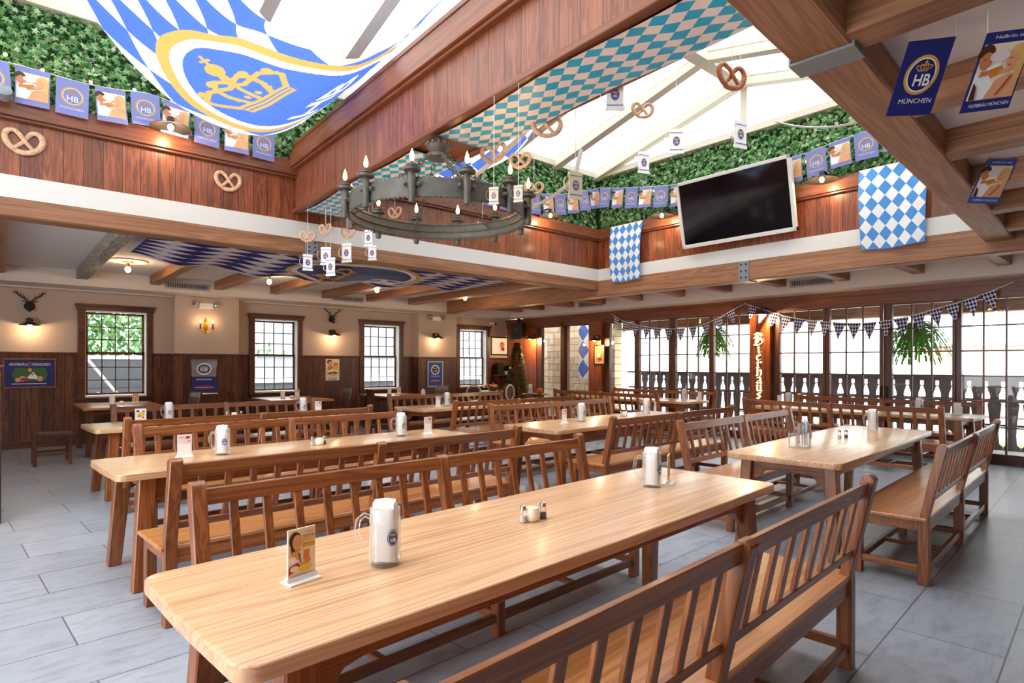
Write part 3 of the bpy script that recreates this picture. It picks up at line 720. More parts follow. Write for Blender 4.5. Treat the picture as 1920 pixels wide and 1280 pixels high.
def make_chair():
    r = empty('slat_chair'); w = .22; f = lambda a, b, d: (d, a, b)
    MB().box((-w - .015, -.01, .43), (w + .015, .45, .46)).build('seat', 'oakdark_y', r, .008)
    for sx in (-1, 1):
        MB().prism([(.02, 0), (.02, .44), (-.07, .98), (-.11, .98), (-.03, .44), (-.03, 0)], f, sx * w - .022, sx * w + .022).build('leg', 'oakdark_z', r, .005)
        MB().box((sx * w - .022, .385, 0), (sx * w + .022, .43, .432)).build('leg', 'oakdark_z', r, .004)
        MB().box((sx * w - .012, .015, .14), (sx * w + .012, .39, .18)).build('stretcher', 'oakdark_y', r, .003)
    MB().box((-w, .39, .36), (w, .41, .432)).box((-w, -.01, .36), (w, .01, .432)).build('seat_frame', 'oakdark_x', r, .003)
    lean = lambda z: -.005 - .085 * (z - .44) / .54
    bk = MB().prism([(lean(.87) - .014, .87), (lean(.87) + .012, .87), (lean(.96) + .012, .96), (lean(.97) - .014, .97)], f, -w, w).build('backrest', 'oakdark_x', r, .004)
    MB().prism([(lean(.54) - .01, .54), (lean(.54) + .01, .54), (lean(.58) + .01, .58), (lean(.58) - .01, .58)], f, -w, w).build('lower_rail', 'oakdark_x', bk, .003)
    for k in range(6):
        x = -w + 2 * w * (k + 1) / 7
        MB().prism([(lean(.57) - .007, .57), (lean(.57) + .007, .57), (lean(.88) + .007, .88), (lean(.88) - .007, .88)], f, x - .014, x + .014).build('slat', 'oakdark_z', bk, .002)
    return r
def series(make, rows, group, cat):
    proto = None; out = []
    for (x, y, rz, label) in rows:
        if proto is None: o = proto = make()
        else: o = copy_tree(proto)
        o.location = (x, y, 0); o.rotation_euler = (0, 0, rz); tag(o, label, cat, group); out.append(o)
    return out
series(make_table, [
    (1.96, 1.99, AX, 'nearest long oak table, spread across the front of the photo'),
    (2.11, 5.03, AX, 'long oak table in the left column, second row from the front'),
    (2.33, 8.25, AX, 'long oak table in the left column, third row, nearest the window tables'),
    (6.12, 2.23, AX, 'long oak table at the right holding a glass mug of cutlery'),
    (6.10, 5.06, AX, 'long oak table in the middle column, second row, with its corner facing the viewer'),
    (6.60, 8.50, AX, 'long oak table in the middle column, third row, farthest back'),
    (10.42, 3.58, PI / 2, 'long oak table beside the glass doors, below the green hanging fern at the right'),
    (10.46, 8.05, PI / 2, 'long oak table beside the glass doors left of the lettered column')], 'long oak beer hall tables', 'table')
series(make_bench, [
    (1.845, 1.06, AX, 'nearest slatted oak bench, cut off by the bottom edge of the photo'),
    (2.05, 2.95, AX + PI, 'slatted oak bench on the far side of the nearest long table'),
    (2.11, 3.95, AX, 'slatted oak bench on the near side of the second left table'),
    (2.30, 6.11, AX + PI, 'slatted oak bench on the far side of the second left table'),
    (2.33, 7.13, AX, 'slatted oak bench on the near side of the third left table'),
    (2.51, 9.22, AX + PI, 'slatted oak bench on the far side of the third left table'),
    (6.17, 1.33, AX, 'slatted oak bench at the right edge, along the aisle beside the cutlery table'),
    (6.35, 3.27, AX + PI, 'slatted oak bench on the far side of the table with the cutlery mug'),
    (6.18, 4.17, AX, 'slatted oak bench on the near side of the second middle table'),
    (6.48, 6.36, AX + PI, 'slatted oak bench on the far side of the second middle table'),
    (6.54, 7.47, AX, 'slatted oak bench on the near side of the far middle table'),
    (6.65, 9.44, AX + PI, 'slatted oak bench on the far side of the far middle table'),
    (9.52, 3.60, -PI / 2, 'slatted oak bench backing onto the room at the table below the right fern'),
    (11.36, 3.58, PI / 2, 'slatted oak bench between the glass doors and the table below the right fern'),
    (9.58, 8.12, -PI / 2, 'slatted oak bench with its back to the room, left of the lettered column'),
    (11.36, 8.05, PI / 2, 'slatted oak bench between the glass doors and the table left of the lettered column')], 'slatted oak benches', 'bench')
series(make_wall_table, [
    (1.60, 12.30, 0, 'small dark table under the first window from the left'),
    (4.62, 12.30, 0, 'small dark table under the second window from the left'),
    (7.10, 12.28, 0, 'small dark table under the third window from the left')], 'small tables under the windows', 'table')
series(make_chair, [
    (.42, 11.25, -PI / 2, 'dark slat-back chair alone at the far left under the blue framed sign'),
    (2.75, 12.35, PI / 2 + .15, 'dark slat-back chair right of the first window table, below the silver poster'),
    (3.42, 11.9, -PI / 2, 'dark slat-back chair left of the second window table'),
    (5.72, 12.2, PI / 2, 'dark slat-back chair right of the second window table, below the small orange poster'),
    (5.98, 11.35, -PI / 2 - .2, 'dark slat-back chair left of the third window table, standing out into the room'),
    (8.25, 12.25, PI / 2 + .1, 'dark slat-back chair right of the third window table, below the bright blue poster')], 'dark slat-back chairs', 'chair')
# ------------------------------------------------------------------ things on the tables
TZ = .79
def make_mug():
    r = empty('glass_mug'); R = .054; hh = .20
    prof = [(.030, .012), (.045, .014), (.0465, .03), (.047, hh), (.0505, hh + .002), (.0535, hh), (.053, .165), (.0555, .155), (.053, .145), (.054, .12), (.0545, .06), (.053, .045), (.0555, .03), (.055, .006), (.051, 0), (.02, 0)]
    MB().lathe(prof, n=28).build('body', 'mugglass', r, smooth=50)
    MB().tube([(R - .006, 0, .165), (R + .02, 0, .175), (R + .042, 0, .155), (R + .048, 0, .115), (R + .035, 0, .07), (R + .012, 0, .048), (R - .006, 0, .045)], .0095, 8).build('handle', 'mugglass', r, smooth=60)
    a0 = math.radians(131)
    fn = lambda x, y, d: ((R + .002 + d) * math.cos(a0 + x / R), (R + .002 + d) * math.sin(a0 + x / R), .105 + y)
    art = [('p_blue', poly(ellipse(0, 0, .021, .029, 24))), ('p_white', ring(0, 0, .0185, .0265, .0022, 24)), ('p_gold', poly([(-.008, .006), (.008, .006), (.011, .018), (.004, .013), (0, .02), (-.004, .013), (-.011, .018)])), ('p_white', text('HB', .014, 0, -.007, .019, 0, .03))]
    art_obj('emblem', art, fn, r, .0003)
    return r
def make_napkins(rough=False):
    rnd = random.Random(5); m = MB()
    for k in range(5):
        y = -.024 + k * .012; z1 = .216 + rnd.uniform(-.008, .016); w = .0365 + rnd.uniform(-.002, .002); t = rnd.uniform(-.08, .08); sh = rnd.uniform(-.006, .006)
        m.add([(-w + sh, y - .0058, .016), (w + sh, y - .0058, .016), (w + sh, y + .0058, .016), (-w + sh, y + .0058, .016), (-w, y - .006, z1), (0, y - .006, z1 + .004), (w, y - .006, z1 - .003), (w, y + .0058, z1), (0, y + .006, z1 + .003), (-w, y + .0058, z1 - .002)],
              [(3,2,1,0), (0,1,6,5,4), (1,2,7,6), (2,3,9,8,7), (3,0,4,9), (4,5,8,9), (5,6,7,8)])
    return tag(m.build('napkin_stack', 'paper', smooth=0), None, 'napkins', 'white napkins in the beer mugs')
def make_cutlery():
    r = empty('cutlery_bundle'); rnd = random.Random(3)
    for k in range(9):
        a = rnd.uniform(0, 6.28); q = rnd.uniform(.005, .03); b = a + rnd.uniform(-.6, .6); q2 = rnd.uniform(.015, .036); z1 = rnd.uniform(.2, .245)
        p = Vector((q * math.cos(a), q * math.sin(a), .018)); t = Vector((q2 * math.cos(b), q2 * math.sin(b), z1))
        m = MB().tube([p, p.lerp(t, .5), p.lerp(t, .85), t], [.003, .0035, .008, .005], 6, flat=.5)
        m.build(['fork', 'knife', 'spoon'][k % 3], 'chrome', r)
    return r
MUGS = [  # x, y, spin, contents, where
    (1.045, 1.895, 139, 'n', 'left on the nearest table, beside the picture stand'), (2.893, 2.094, 139, 'n', 'at the right end of the nearest table'),
    (1.334, 5.0, 139, 'n', 'at the left end of the second left table'), (3.03, 5.18, 139, 'n', 'at the right end of the second left table'),
    (1.62, 8.40, 139, 'n', 'at the left end of the third left table'), (3.30, 8.36, 139, 'n', 'at the right end of the third left table'),
    (5.309, 2.25, 150, 'c', 'full of cutlery on the table at the right'), (7.30, 2.36, 139, 'n', 'at the far end of the cutlery table'),
    (5.55, 5.08, 139, 'n', 'at the left end of the second middle table'), (7.05, 5.20, 139, 'n', 'at the right end of the second middle table'),
    (5.82, 8.42, 139, 'n', 'on the far middle table'), (10.45, 2.75, 100, 'n', 'at the right of the table below the bright fern'),
    (10.55, 4.75, -40, 'n', 'at the left of the table below the bright fern'), (10.55, 6.85, 120, 'n', 'on the table left of the lettered column')]
proto = pn = None
for x, y, sp, kind, where in MUGS:
    o = make_mug() if proto is None else copy_tree(proto)
    if proto is None: proto = o
    o.location = (x, y, TZ); o.rotation_euler = (0, 0, math.radians(sp)); tag(o, 'glass beer mug ' + where if kind == 'c' else 'napkin-filled glass beer mug ' + where, 'mug', 'glass beer mugs on the tables')
    if kind == 'n':
        q = make_napkins() if pn is None else pn.copy()
        if pn is None: pn = q
        else: COL.objects.link(q)
        q.location = (x, y, TZ); q.rotation_euler = (0, 0, math.atan2(-y, -x) + PI / 2 - .25); q['label'] = 'white napkins in the mug ' + where
    else:
        q = make_cutlery(); q.location = (x, y, TZ); tag(q, 'bundle of metal cutlery standing in the mug at the right', 'cutlery')
# upright picture cards in clear stands
def stand_art(kind):
    W, Hh = .105, .155
    if kind == 'girl':
        return [('p_cream', poly(rect(0, 0, 1, 1.5))), ('p_hair', poly(ellipse(.25, 1.15, .22, .27, 18))), ('p_hair', poly([(.06, 1.1), (.24, 1.0), (.26, .66), (.12, .7)])), ('p_skin', poly(ellipse(.32, 1.08, .17, .24, 18))),
                ('p_skin', poly([(.1, .3), (.12, .72), (.3, .84), (.44, .7), (.46, .4)])), ('p_white', poly([(.0, .3), (.02, .62), (.2, .66), (.34, .5), (.44, .62), (.46, .3)])), ('p_gold', poly([(.08, .8), (.46, .86), (.46, .8), (.1, .73)])), ('p_brown', poly([(.36, .74), (.41, .74), (.46, .42), (.41, .42)])),
                ('p_white', poly(ellipse(.64, .82, .09, .07, 14))), ('p_beer', poly(rect(.56, .5, .76, .8))), ('p_orange', poly(ellipse(.7, .46, .12, .06, 14))), ('p_yellow', poly(rect(.46, 1.02, .96, 1.12))), ('p_gold', poly(rect(.5, .88, .96, .98))),
                ('p_red', poly([(0, .12), (0, .34), (.34, .46), (.44, .3), (.2, .18)])), ('p_cream', poly(ellipse(.2, .28, .16, .09, 14))), ('p_yellow', poly(ellipse(.6, .26, .26, .12, 14))), ('p_red', text('SPECIAL', .09, .72, 1.24, .46, .2, .02)), ('p_black', text('THE IS', .05, .72, 1.37, .3)), ('p_brown', poly(rect(0, 0, 1, .05)))]
    if kind == 'orange':
        a = [('p_cream', poly(rect(0, 0, 1, 1.5))), ('p_orange', poly(rect(.08, 1.22, .92, 1.4)))]
        for i in range(3):
            for j in range(4): a.append((('p_orange', 'p_yellow', 'p_brown', 'p_red')[(i * 2 + j) % 4], poly(ellipse(.2 + i * .3, .35 + j * .24, .1, .09, 12))))
        return a
    if kind == 'food':
        return [('p_white', poly(rect(0, 0, 1, 1.2))), ('p_brown', poly(ellipse(.25, .95, .14, .12, 12))), ('p_yellow', poly(ellipse(.55, .6, .3, .22, 16))), ('p_orange', poly(ellipse(.35, .45, .15, .12, 12))), ('p_teal', poly(ellipse(.75, .9, .12, .1, 12))), ('p_brown', poly(ellipse(.7, .3, .12, .08, 12)))]
    return [('p_pale', poly(rect(0, 0, 1, 1.5))), ('p_white', poly(rect(.05, .08, .95, .8))), ('p_red', poly(ellipse(.72, 1.28, .16, .1, 12))), ('p_skin', poly(ellipse(.8, 1.0, .13, .09, 12))), ('p_pale', poly(ellipse(.4, 1.2, .2, .1, 12))), ('p_red', text('MENU', .07, .32, 1.3, .4))]
STANDS = [(.756, 1.927, 'girl', 12, 'showing a printed woman with beer, left end of the nearest table'), (3.05, 2.087, 'orange', 28, 'printed orange, at the right end of the nearest table'),
          (1.077, 5.039, 'pale', 6, 'with a pale menu, at the left end of the second left table'), (3.33, 5.16, 'pale', 10, 'with a pale menu, at the right end of the second left table'),
          (1.32, 8.42, 'food', 2, 'with a food picture, at the left end of the third left table'), (3.52, 8.36, 'pale', 4, 'with a pale menu, at the right end of the third left table'),
          (5.22, 5.06, 'pale', 12, 'with a pale menu, at the left end of the second middle table'), (7.32, 5.24, 'pale', 20, 'with a pale menu, at the right end of the second middle table'),
          (5.62, 8.40, 'pale', 8, 'with a pale menu, on the far middle table'), (10.62, 2.32, 'orange', 78, 'printed orange, at the right of the table below the bright fern'),
          (10.7, 4.98, 'orange', 60, 'printed orange, at the left of the table below the bright fern'), (10.75, 6.62, 'orange', 75, 'printed orange, on the table left of the lettered column'),
          (1.88, 12.5, 'orange', 0, 'printed orange, on the small table under the first window'), (4.82, 12.55, 'pale', 0, 'with a pale menu, on the small table under the second window'), (7.25, 12.5, 'orange', 0, 'printed orange, on the small table under the third window')]
cards = {}
for x, y, kind, dr, where in STANDS:
    if kind not in cards:
        r = empty('menu_stand'); w, hh = (.1, .155) if kind != 'food' else (.12, .145)
        MB().box((-w/2 - .008, -.032, 0), (w/2 + .008, .032, .006)).box((-w/2 - .006, -.009, .004), (w/2 + .006, .009, .022)).build('base', 'white', r, .001)
        c = MB().box((-w/2, -.0025, .015), (w/2, .0025, .018 + hh)).build('card', 'white', r, smooth=0)
        top = max(y for m, vf in stand_art(kind) for _, y in vf[0])
        art_obj('picture', stand_art(kind), lambda a, b, d: ((a - .5) * w, -.0028 - d, .018 + b / top * hh), c, .0003)
        cards[kind] = r
    else: r = copy_tree(cards[kind])
    r.location = (x, y, TZ); r.rotation_euler = (0, 0, math.radians(dr)); tag(r, 'card stand ' + where, 'menu stand', 'card stands on the tables')
# salt, pepper and tea lights
def make_shaker(fill):
    r = empty('shaker')
    MB().lathe([(.0175, 0), (.0185, .004), (.0165, .03), (.015, .052), (.012, .058), (.002, .058)], n=14).build('glass_body', 'mugglass', r)
    MB().lathe([(.015, .002), (.014, .03), (.002, .03)], n=12).build('filling', fill, r)
    MB().lathe([(.0145, .056), (.0145, .066), (.012, .074), (.004, .078)], n=14).build('cap', 'chrome', r)
    return r
def make_votive():
    r = empty('candle_holder')
    MB().lathe([(.026, 0), (.034, .01), (.037, .03), (.034, .055), (.03, .062), (.027, .062), (.031, .05), (.033, .03), (.02, .014)], n=22).build('frosted_glass', 'wax', r, smooth=60)
    MB().lathe([(.026, .012), (.027, .034), (.003, .034)], n=16).build('candle', 'wax', r)
    MB().lathe([(.001, .034), (.004, .042), (.003, .052), (.0005, .062)], n=8).build('flame', 'flame_warm', r, smooth=60)
    return r
SETS = [(1.793, 1.993, 1.906, 1.982, 1.841, 1.988, 'in the middle of the nearest table'), (2.085, 5.07, 2.2, 5.085, 2.14, 5.053, 'in the middle of the second left table'),
        (2.30, 8.42, 2.48, 8.42, 2.39, 8.42, 'in the middle of the third left table'), (6.255, 2.315, 6.325, 2.28, None, None, 'in the middle of the table with the cutlery mug'),
        (6.48, 5.20, 6.62, 5.22, 6.56, 5.2, 'in the middle of the second middle table'), (6.42, 8.52, 6.56, 8.54, 6.5, 8.53, 'on the far middle table'),
        (None, None, None, None, 1.62, 12.12, 'on the small table under the first window'), (None, None, None, None, 4.55, 12.12, 'on the small table under the second window'), (None, None, None, None, 7.02, 12.12, 'on the small table under the third window')]
ps = pp = pc = None
for sx, sy, qx, qy, cx_, cy_, where in SETS:
    if sx is not None:
        o = make_shaker('salt') if ps is None else copy_tree(ps); ps = ps or o; o.location = (sx, sy, TZ); o.name = 'salt_shaker'; tag(o, 'glass salt shaker ' + where, 'salt shaker', 'salt shakers')
        o = make_shaker('pepper') if pp is None else copy_tree(pp); pp = pp or o; o.location = (qx, qy, TZ); o.name = 'pepper_shaker'; tag(o, 'glass pepper shaker ' + where, 'pepper shaker', 'pepper shakers')
    if cx_ is not None:
        o = make_votive() if pc is None else copy_tree(pc); pc = pc or o; o.location = (cx_, cy_, TZ); tag(o, 'round white candle holder ' + where, 'candle holder', 'candle holders')
r = empty('drinking_glass', (5.20, 2.30, TZ), 0, 'small round glass beside the cutlery mug on the table at the right', 'glass')
MB().lathe([(.02, .004), (.03, .006), (.036, .08), (.033, .125), (.036, .125), (.039, .08), (.033, 0), (.01, 0)], n=20).build('glass_body', 'mugglass', r)
m = MB().lathe([(.038, 0), (.042, .01), (.036, .12), (.03, .15), (.001, .16)], n=16)
for x, y, lab in ((1.52, 12.42, 'tall pale lantern on the small table under the first window'), (4.48, 12.45, 'tall pale lantern on the small table under the second window'), (6.95, 12.42, 'tall pale lantern on the small table under the third window')):
    o = MB().lathe([(.04, 0), (.044, .01), (.044, .15), (.04, .16), (.036, .15), (.036, .012)], n=18).build('table_lantern', 'paper'); o.location = (x, y, TZ); tag(o, lab, 'lantern', 'paper lanterns on the window tables')
o = MB().lathe([(.05, 0), (.052, .03), (.046, .1), (.02, .14), (.002, .145)], n=18).build('napkin_dispenser', 'white'); o.location = (7.75, 11.75, TZ) if False else (7.45, 11.75, TZ); tag(o, 'rounded white napkin holder at the front corner of the third window table', 'napkin holder')
# ------------------------------------------------------------------ decoration overhead
BULBS = []                                    # (location, watts) of every lamp that burns
def cat_rom(P, n):
    P = [Vector(p) for p in P]; out = []
    for i in range(len(P) - 1):
        a, b, c, d = P[max(i-1, 0)], P[i], P[i+1], P[min(i+2, len(P)-1)]
        for k in range(n):
            t = k / n; out.append(.5 * (2*b + (c-a)*t + (2*a-5*b+4*c-d)*t*t + (3*b-a-3*c+d)*t**3))
    return out + [P[-1]]
def cr_eval(P, s):
    i = min(max(int(math.floor(s)), 0), len(P) - 2); t = s - i
    a, b, c, d = P[max(i-1, 0)], P[i], P[i+1], P[min(i+2, len(P)-1)]
    return .5 * (2*b + (c-a)*t + (2*a-5*b+4*c-d)*t*t + (3*b-a-3*c+d)*t**3)
def fine_art(name, art, fn, parent, maxlen, eps):
    """printed art that follows a curved cloth"""
    mb = MB(); mats = []
    for k, (mat, VF) in enumerate(art):
        if mat not in mats: mats.append(mat)
        bm = bmesh.new(); vs = [bm.verts.new((x, y, 0)) for x, y in VF[0]]
        for f in VF[1]:
            try: bm.faces.new([vs[i] for i in f])
            except ValueError: pass
        bmesh.ops.triangulate(bm, faces=bm.faces[:])
        for _ in range(5):
            ed = [e for e in bm.edges if e.calc_length() > maxlen]
            if not ed: break
            bmesh.ops.subdivide_edges(bm, edges=ed, cuts=1); bmesh.ops.triangulate(bm, faces=bm.faces[:])
        bm.verts.index_update()
        mb.add([fn(v.co.x, v.co.y, (k + 1) * eps) for v in bm.verts], [[v.index for v in f.verts] for f in bm.faces], mats.index(mat)); bm.free()
    me = bpy.data.meshes.new(name); me.from_pydata(mb.v, [], mb.f)
    for m in mats: me.materials.append(MAT[m])
    me.polygons.foreach_set('material_index', mb.m); me.polygons.foreach_set('use_smooth', [True] * len(me.polygons))
    o = bpy.data.objects.new(name, me); COL.objects.link(o); o.parent = parent; return o
# big crown flag slung under the left skylight
EY1, EY2 = 6.6, 5.0
E1 = [Vector((.05, EY1, 5.32))] + [ony(u, v, EY1) for u, v in ((150, 0), (250, 122), (350, 207), (470, 253), (560, 234), (640, 166))] + [Vector((3.45, EY1, 5.1))]
E2 = [Vector((.75, EY2, 5.35))] + [ony(u, v, EY2) for u, v in ((470, 0), (520, 50), (600, 100), (690, 106), (780, 50), (826, 0))] + [Vector((3.7, EY2, 5.6))]
def flag_pt(s, t):
    a, b = cr_eval(E1, s), cr_eval(E2, s); p = a.lerp(b, t)
    p.z -= .05 * math.sin(PI * t) + .006 * math.sin(t * 23 + s * 3) * math.sin(PI * t)
    return p
def flag_nrm(s, t):
    n = (flag_pt(s + .02, t) - flag_pt(s - .02, t)).cross(flag_pt(s, t + .02) - flag_pt(s, t - .02)).normalized()
    return n if n.dot(Vector((0, 0, 1.5)) - flag_pt(s, t)) > 0 else -n
fl = empty('crown_flag', (1.9, 5.8, 4.1), 0, 'huge blue and white lozenge flag with a gold crown sagging under the left skylight', 'flag')
off = fl.location.copy()
NU, NV = 520, 200
fc = sheet('cloth', lambda u, v: flag_pt(u * 7, v) - off, NU, NV, ['loz_flag', 'c_gold', 'c_white', 'c_blue'], fl, (5.0, 6.0))
def ering(rx, ry, qx, qy, n=72):
    V = [p for k in range(n) for p in ((rx * math.cos(2*PI*k/n), ry * math.sin(2*PI*k/n)), (qx * math.cos(2*PI*k/n), qy * math.sin(2*PI*k/n)))]
    return V, [(2*k, 2*((k+1) % n), 2*((k+1) % n)+1, 2*k+1) for k in range(n)]
em = [(1, ering(.44, 2.3, .38, 2.02)), (2, ering(.385, 2.04, .33, 1.78)), (3, poly(ellipse(0, 0, .335, 1.8, 60)))]
em += [({'g': 1, 'b': 3}[m], move(vf, -.02, .17, .42, 1.22)) for m, vf in crown_art('g', 'b')]
em.append((2, text('HB', .5, -.02, -.72, .44, 0, .03)))
# the print is woven into the cloth: every cell of the weave takes the colour of the topmost shape over it
ii, jj = np.meshgrid((np.arange(NU) + .5) / NU * 7, (np.arange(NV) + .5) / NV)
gx, gy = (jj - .49).ravel(), (3.7 - ii).ravel(); dye = np.zeros(gx.size, dtype=np.int32)
for mat, (V, F) in em:
    for f in F:
        P = [V[i] for i in f]; x0, x1 = min(p[0] for p in P), max(p[0] for p in P); y0, y1 = min(p[1] for p in P), max(p[1] for p in P)
        near = np.nonzero((gx >= x0) & (gx <= x1) & (gy >= y0) & (gy <= y1))[0]
        if not near.size: continue
        px, py = gx[near], gy[near]; ins = np.zeros(near.size, dtype=bool)
        for (ax_, ay_), (bx_, by_) in zip(P, P[1:] + P[:1]):
            if ay_ == by_: continue
            ins ^= ((ay_ > py) != (by_ > py)) & (px < (bx_ - ax_) * (py - ay_) / (by_ - ay_) + ax_)
        dye[near[ins]] = mat
fc.data.polygons.foreach_set('material_index', dye)
# second flag beyond the girder
fy = 6.5
F1 = [ony(u, v, fy) for u, v in ((770, 352), (840, 335), (900, 322), (955, 296), (990, 262), (1008, 225))] + [Vector((ony(1014, 180, fy)))]
o = empty('lozenge_flag', F1[2], 0, 'blue and white lozenge flag hanging beyond the boxed girder above the chandelier', 'flag')
sheet('cloth', lambda u, v: cr_eval(F1, u * 6) + Vector((-.05 * v, -.75 * v, .75 * v - .1 * math.sin(PI * v))) - o.location, 48, 10, 'loz_flag', o, (6, 2.2))
# navy flag under the joists at the left
nf = empty('navy_flag', (4.1, 8.8, 2.9), 0, 'navy and white lozenge flag with a crown emblem spread under the left ceiling joists', 'flag')
def navy(u, v):
    x = 1.32 + 5.6 * u; y = YB + T + .03 + 1.75 * v * (.75 + .25 * math.sin(PI * min(1, u * 1.2)))
    z = 2.963 - .07 * math.sin(PI * u * 5) ** 2 * v - .05 * math.sin(PI * u) * v
    return Vector((x, y, z))
sheet('cloth', lambda u, v: navy(u, v) - nf.location, 80, 20, 'loz_navy', nf, (9, 6.0))
em = [('p_gold', poly(ellipse(0, 0, .19, .47, 50))), ('p_white', poly(ellipse(0, 0, .175, .43, 50))), ('p_navy', poly(ellipse(0, 0, .16, .38, 50)))]
em += [({'g': 'p_gold', 'b': 'p_navy'}[m], move(vf, -.11, .0, .30, .11, PI / 2)) for m, vf in []] + [({'g': 'p_gold', 'b': 'p_navy'}[m], ([(-.02 - y * .09, x * .42) for x, y in vf[0]], vf[1])) for m, vf in crown_art('g', 'b')]
em.append(('p_white', ([(.075 - (y) * .55, x * .55) for x, y in text('HB', .16, 0, 0, .5, 0, .03)[0]], text('HB', .16, 0, 0, .5, 0, .03)[1])))
fine_art('emblem', em, lambda x, y, d: navy(.53 + x, .5 + y) - nf.location + Vector((0, 0, -d)), nf, .035, .004)
# foil lozenge sheets under the girder
for (ya, yb, lab) in ((7.35, 4.62, 'turquoise and cream lozenge foil under the far end of the boxed girder'), (4.18, 1.5, 'turquoise and cream lozenge foil under the near end of the boxed girder')):
    o = sheet('foil_sheet', lambda u, v: Vector((boxx(ya + (yb - ya) * u) + .03 + (BW - .04) * v + .02 * math.sin(u * 9), ya + (yb - ya) * u, BZ0 - .012 - .012 * math.sin(u * 25) ** 2 * math.sin(PI * v))), 60, 8, 'loz_foil', None, (17, 5.0))
    tag(o, lab, 'foil banner', 'lozenge foils under the girder')
# two small lozenge flags on the east side of the well
for (ya, yb, zt, zb, lab) in ((7.27, 6.53, 4.09, 3.03, 'sky blue lozenge flag hanging in the far skylight corner, left of the television'), (3.0, 2.2, 4.11, 3.02, 'sky blue lozenge flag hanging right of the television')):
    o = sheet('lozenge_banner', lambda u, v: Vector((XB - .047 - .016 * (1 + math.sin(u * 7 + v * 2)) * min(1, v * 4) - .03 * math.sin(PI * v), ya + (yb - ya) * (u * (1 - .10 * v) + .05 * v) , zt + (zb - zt) * v + .05 * u * 0 + .05 * v * v * abs(u - .45))), 16, 24, 'loz_sky', None, (5.0, 5.5))
    tag(o, lab, 'flag', 'sky blue lozenge flags on the ledge')
# strings of little printed pennants
def make_pennant(kind, w=.27, h=.36):
    mb = MB(); mats = []
    art = hb_art('b_periwinkle', 'b_gold', 'b_white', True, True) if kind == 'hb' else couple_art('b_periwinkle', False, True)
    f = lambda x, y, d: ((x - .5) * w, -.002 - d, (y - 1.6) / 1.6 * h)
    art_add(mb, art, f, mats, .0008)
    mb.add([f(x, y, -.002) for x, y in rect(0, 0, 1, 1.6)], [(3, 2, 1, 0)], mats.index('b_periwinkle'))
    me = bpy.data.meshes.new('pennant'); me.from_pydata(mb.v, [], mb.f)
    for m in mats: me.materials.append(MAT[m])
    me.polygons.foreach_set('material_index', mb.m); return me
PEN = {k: make_pennant(k) for k in ('hb', 'photo')}
def garland(name, pts, count, rz, label, start=0, skip=()):
    g = empty(name, pts[0], 0, label, 'bunting'); C = cat_rom(pts, 10)
    MB().tube([p - pts[0] for p in C], .004, 5).build('cord', 'string', g)
    L = [0]
    for a, b in zip(C, C[1:]): L.append(L[-1] + (b - a).length)
    for k in range(count):
        d = L[-1] * (k + .5) / count; j = max(i for i in range(len(L) - 1) if L[i] <= d); t = (d - L[j]) / (L[j+1] - L[j]); p = C[j].lerp(C[j+1], t)
        if k in skip: continue
        o = bpy.data.objects.new('pennant', PEN[('hb', 'photo')[(k + start) % 2]]); COL.objects.link(o); o.parent = g
        dd = (C[j+1] - C[j]).normalized(); o.location = p - pts[0]
        o.rotation_euler = (random.uniform(-.06, .1), -math.atan2(dd.z, math.hypot(dd.x, dd.y)) * .6, rz + random.uniform(-.12, .12))
    return g
yy = YB - .1
garland('pennant_garland', [ony(u, v, yy) for u, v in ((-60, 105), (15, 117), (90, 137), (158, 156), (222, 168), (280, 176), (345, 200), (430, 226), (520, 250))], 9, 0, 'string of printed pennants along the ivy at the left, behind the crown flag', 0)
garland('pennant_garland', [ony(u, v, yy) for u, v in ((880, 325), (930, 347), (990, 360), (1050, 364), (1095, 358))] + [Vector((XB - .12, YB - .12, onx(1122, 357, XB).z))], 10, 0, 'string of printed pennants along the far ivy, behind the chandelier', 0)
garland('pennant_garland', [Vector((XB - .12, YB - .12, onx(1124, 357, XB).z))] + [onx(u, v, XB - .13) for u, v in ((1190, 351), (1270, 345), (1380, 322), (1500, 290), (1570, 264), (1640, 240), (1700, 216))], 16, -PI / 2, 'string of printed pennants along the ivy behind and beside the television', 0)
# fairy lights in the ivy
def fairy(pts, label):
    g = empty('fairy_lights', pts[0], 0, label, 'string lights')
    MB().tube([p - pts[0] for p in pts], .003, 5).build('cable', 'antler', g)
    for p in pts: MB().ball(p - pts[0] + Vector((0, 0, -.02)), .016, 8, 6).build('bulb', 'fairy', g)
fairy([ony(u, v, YB - .03) for u, v in ((10, 98), (80, 128), (170, 150), (252, 165), (330, 190), (430, 218))], 'string of tiny warm lights in the ivy at the left')
fairy([onx(u, v, XB - .05) for u, v in ((1130, 368), (1178, 362), (1226, 356), (1262, 348), (1512, 300), (1560, 282), (1628, 253))], 'string of tiny warm lights in the ivy behind the television')
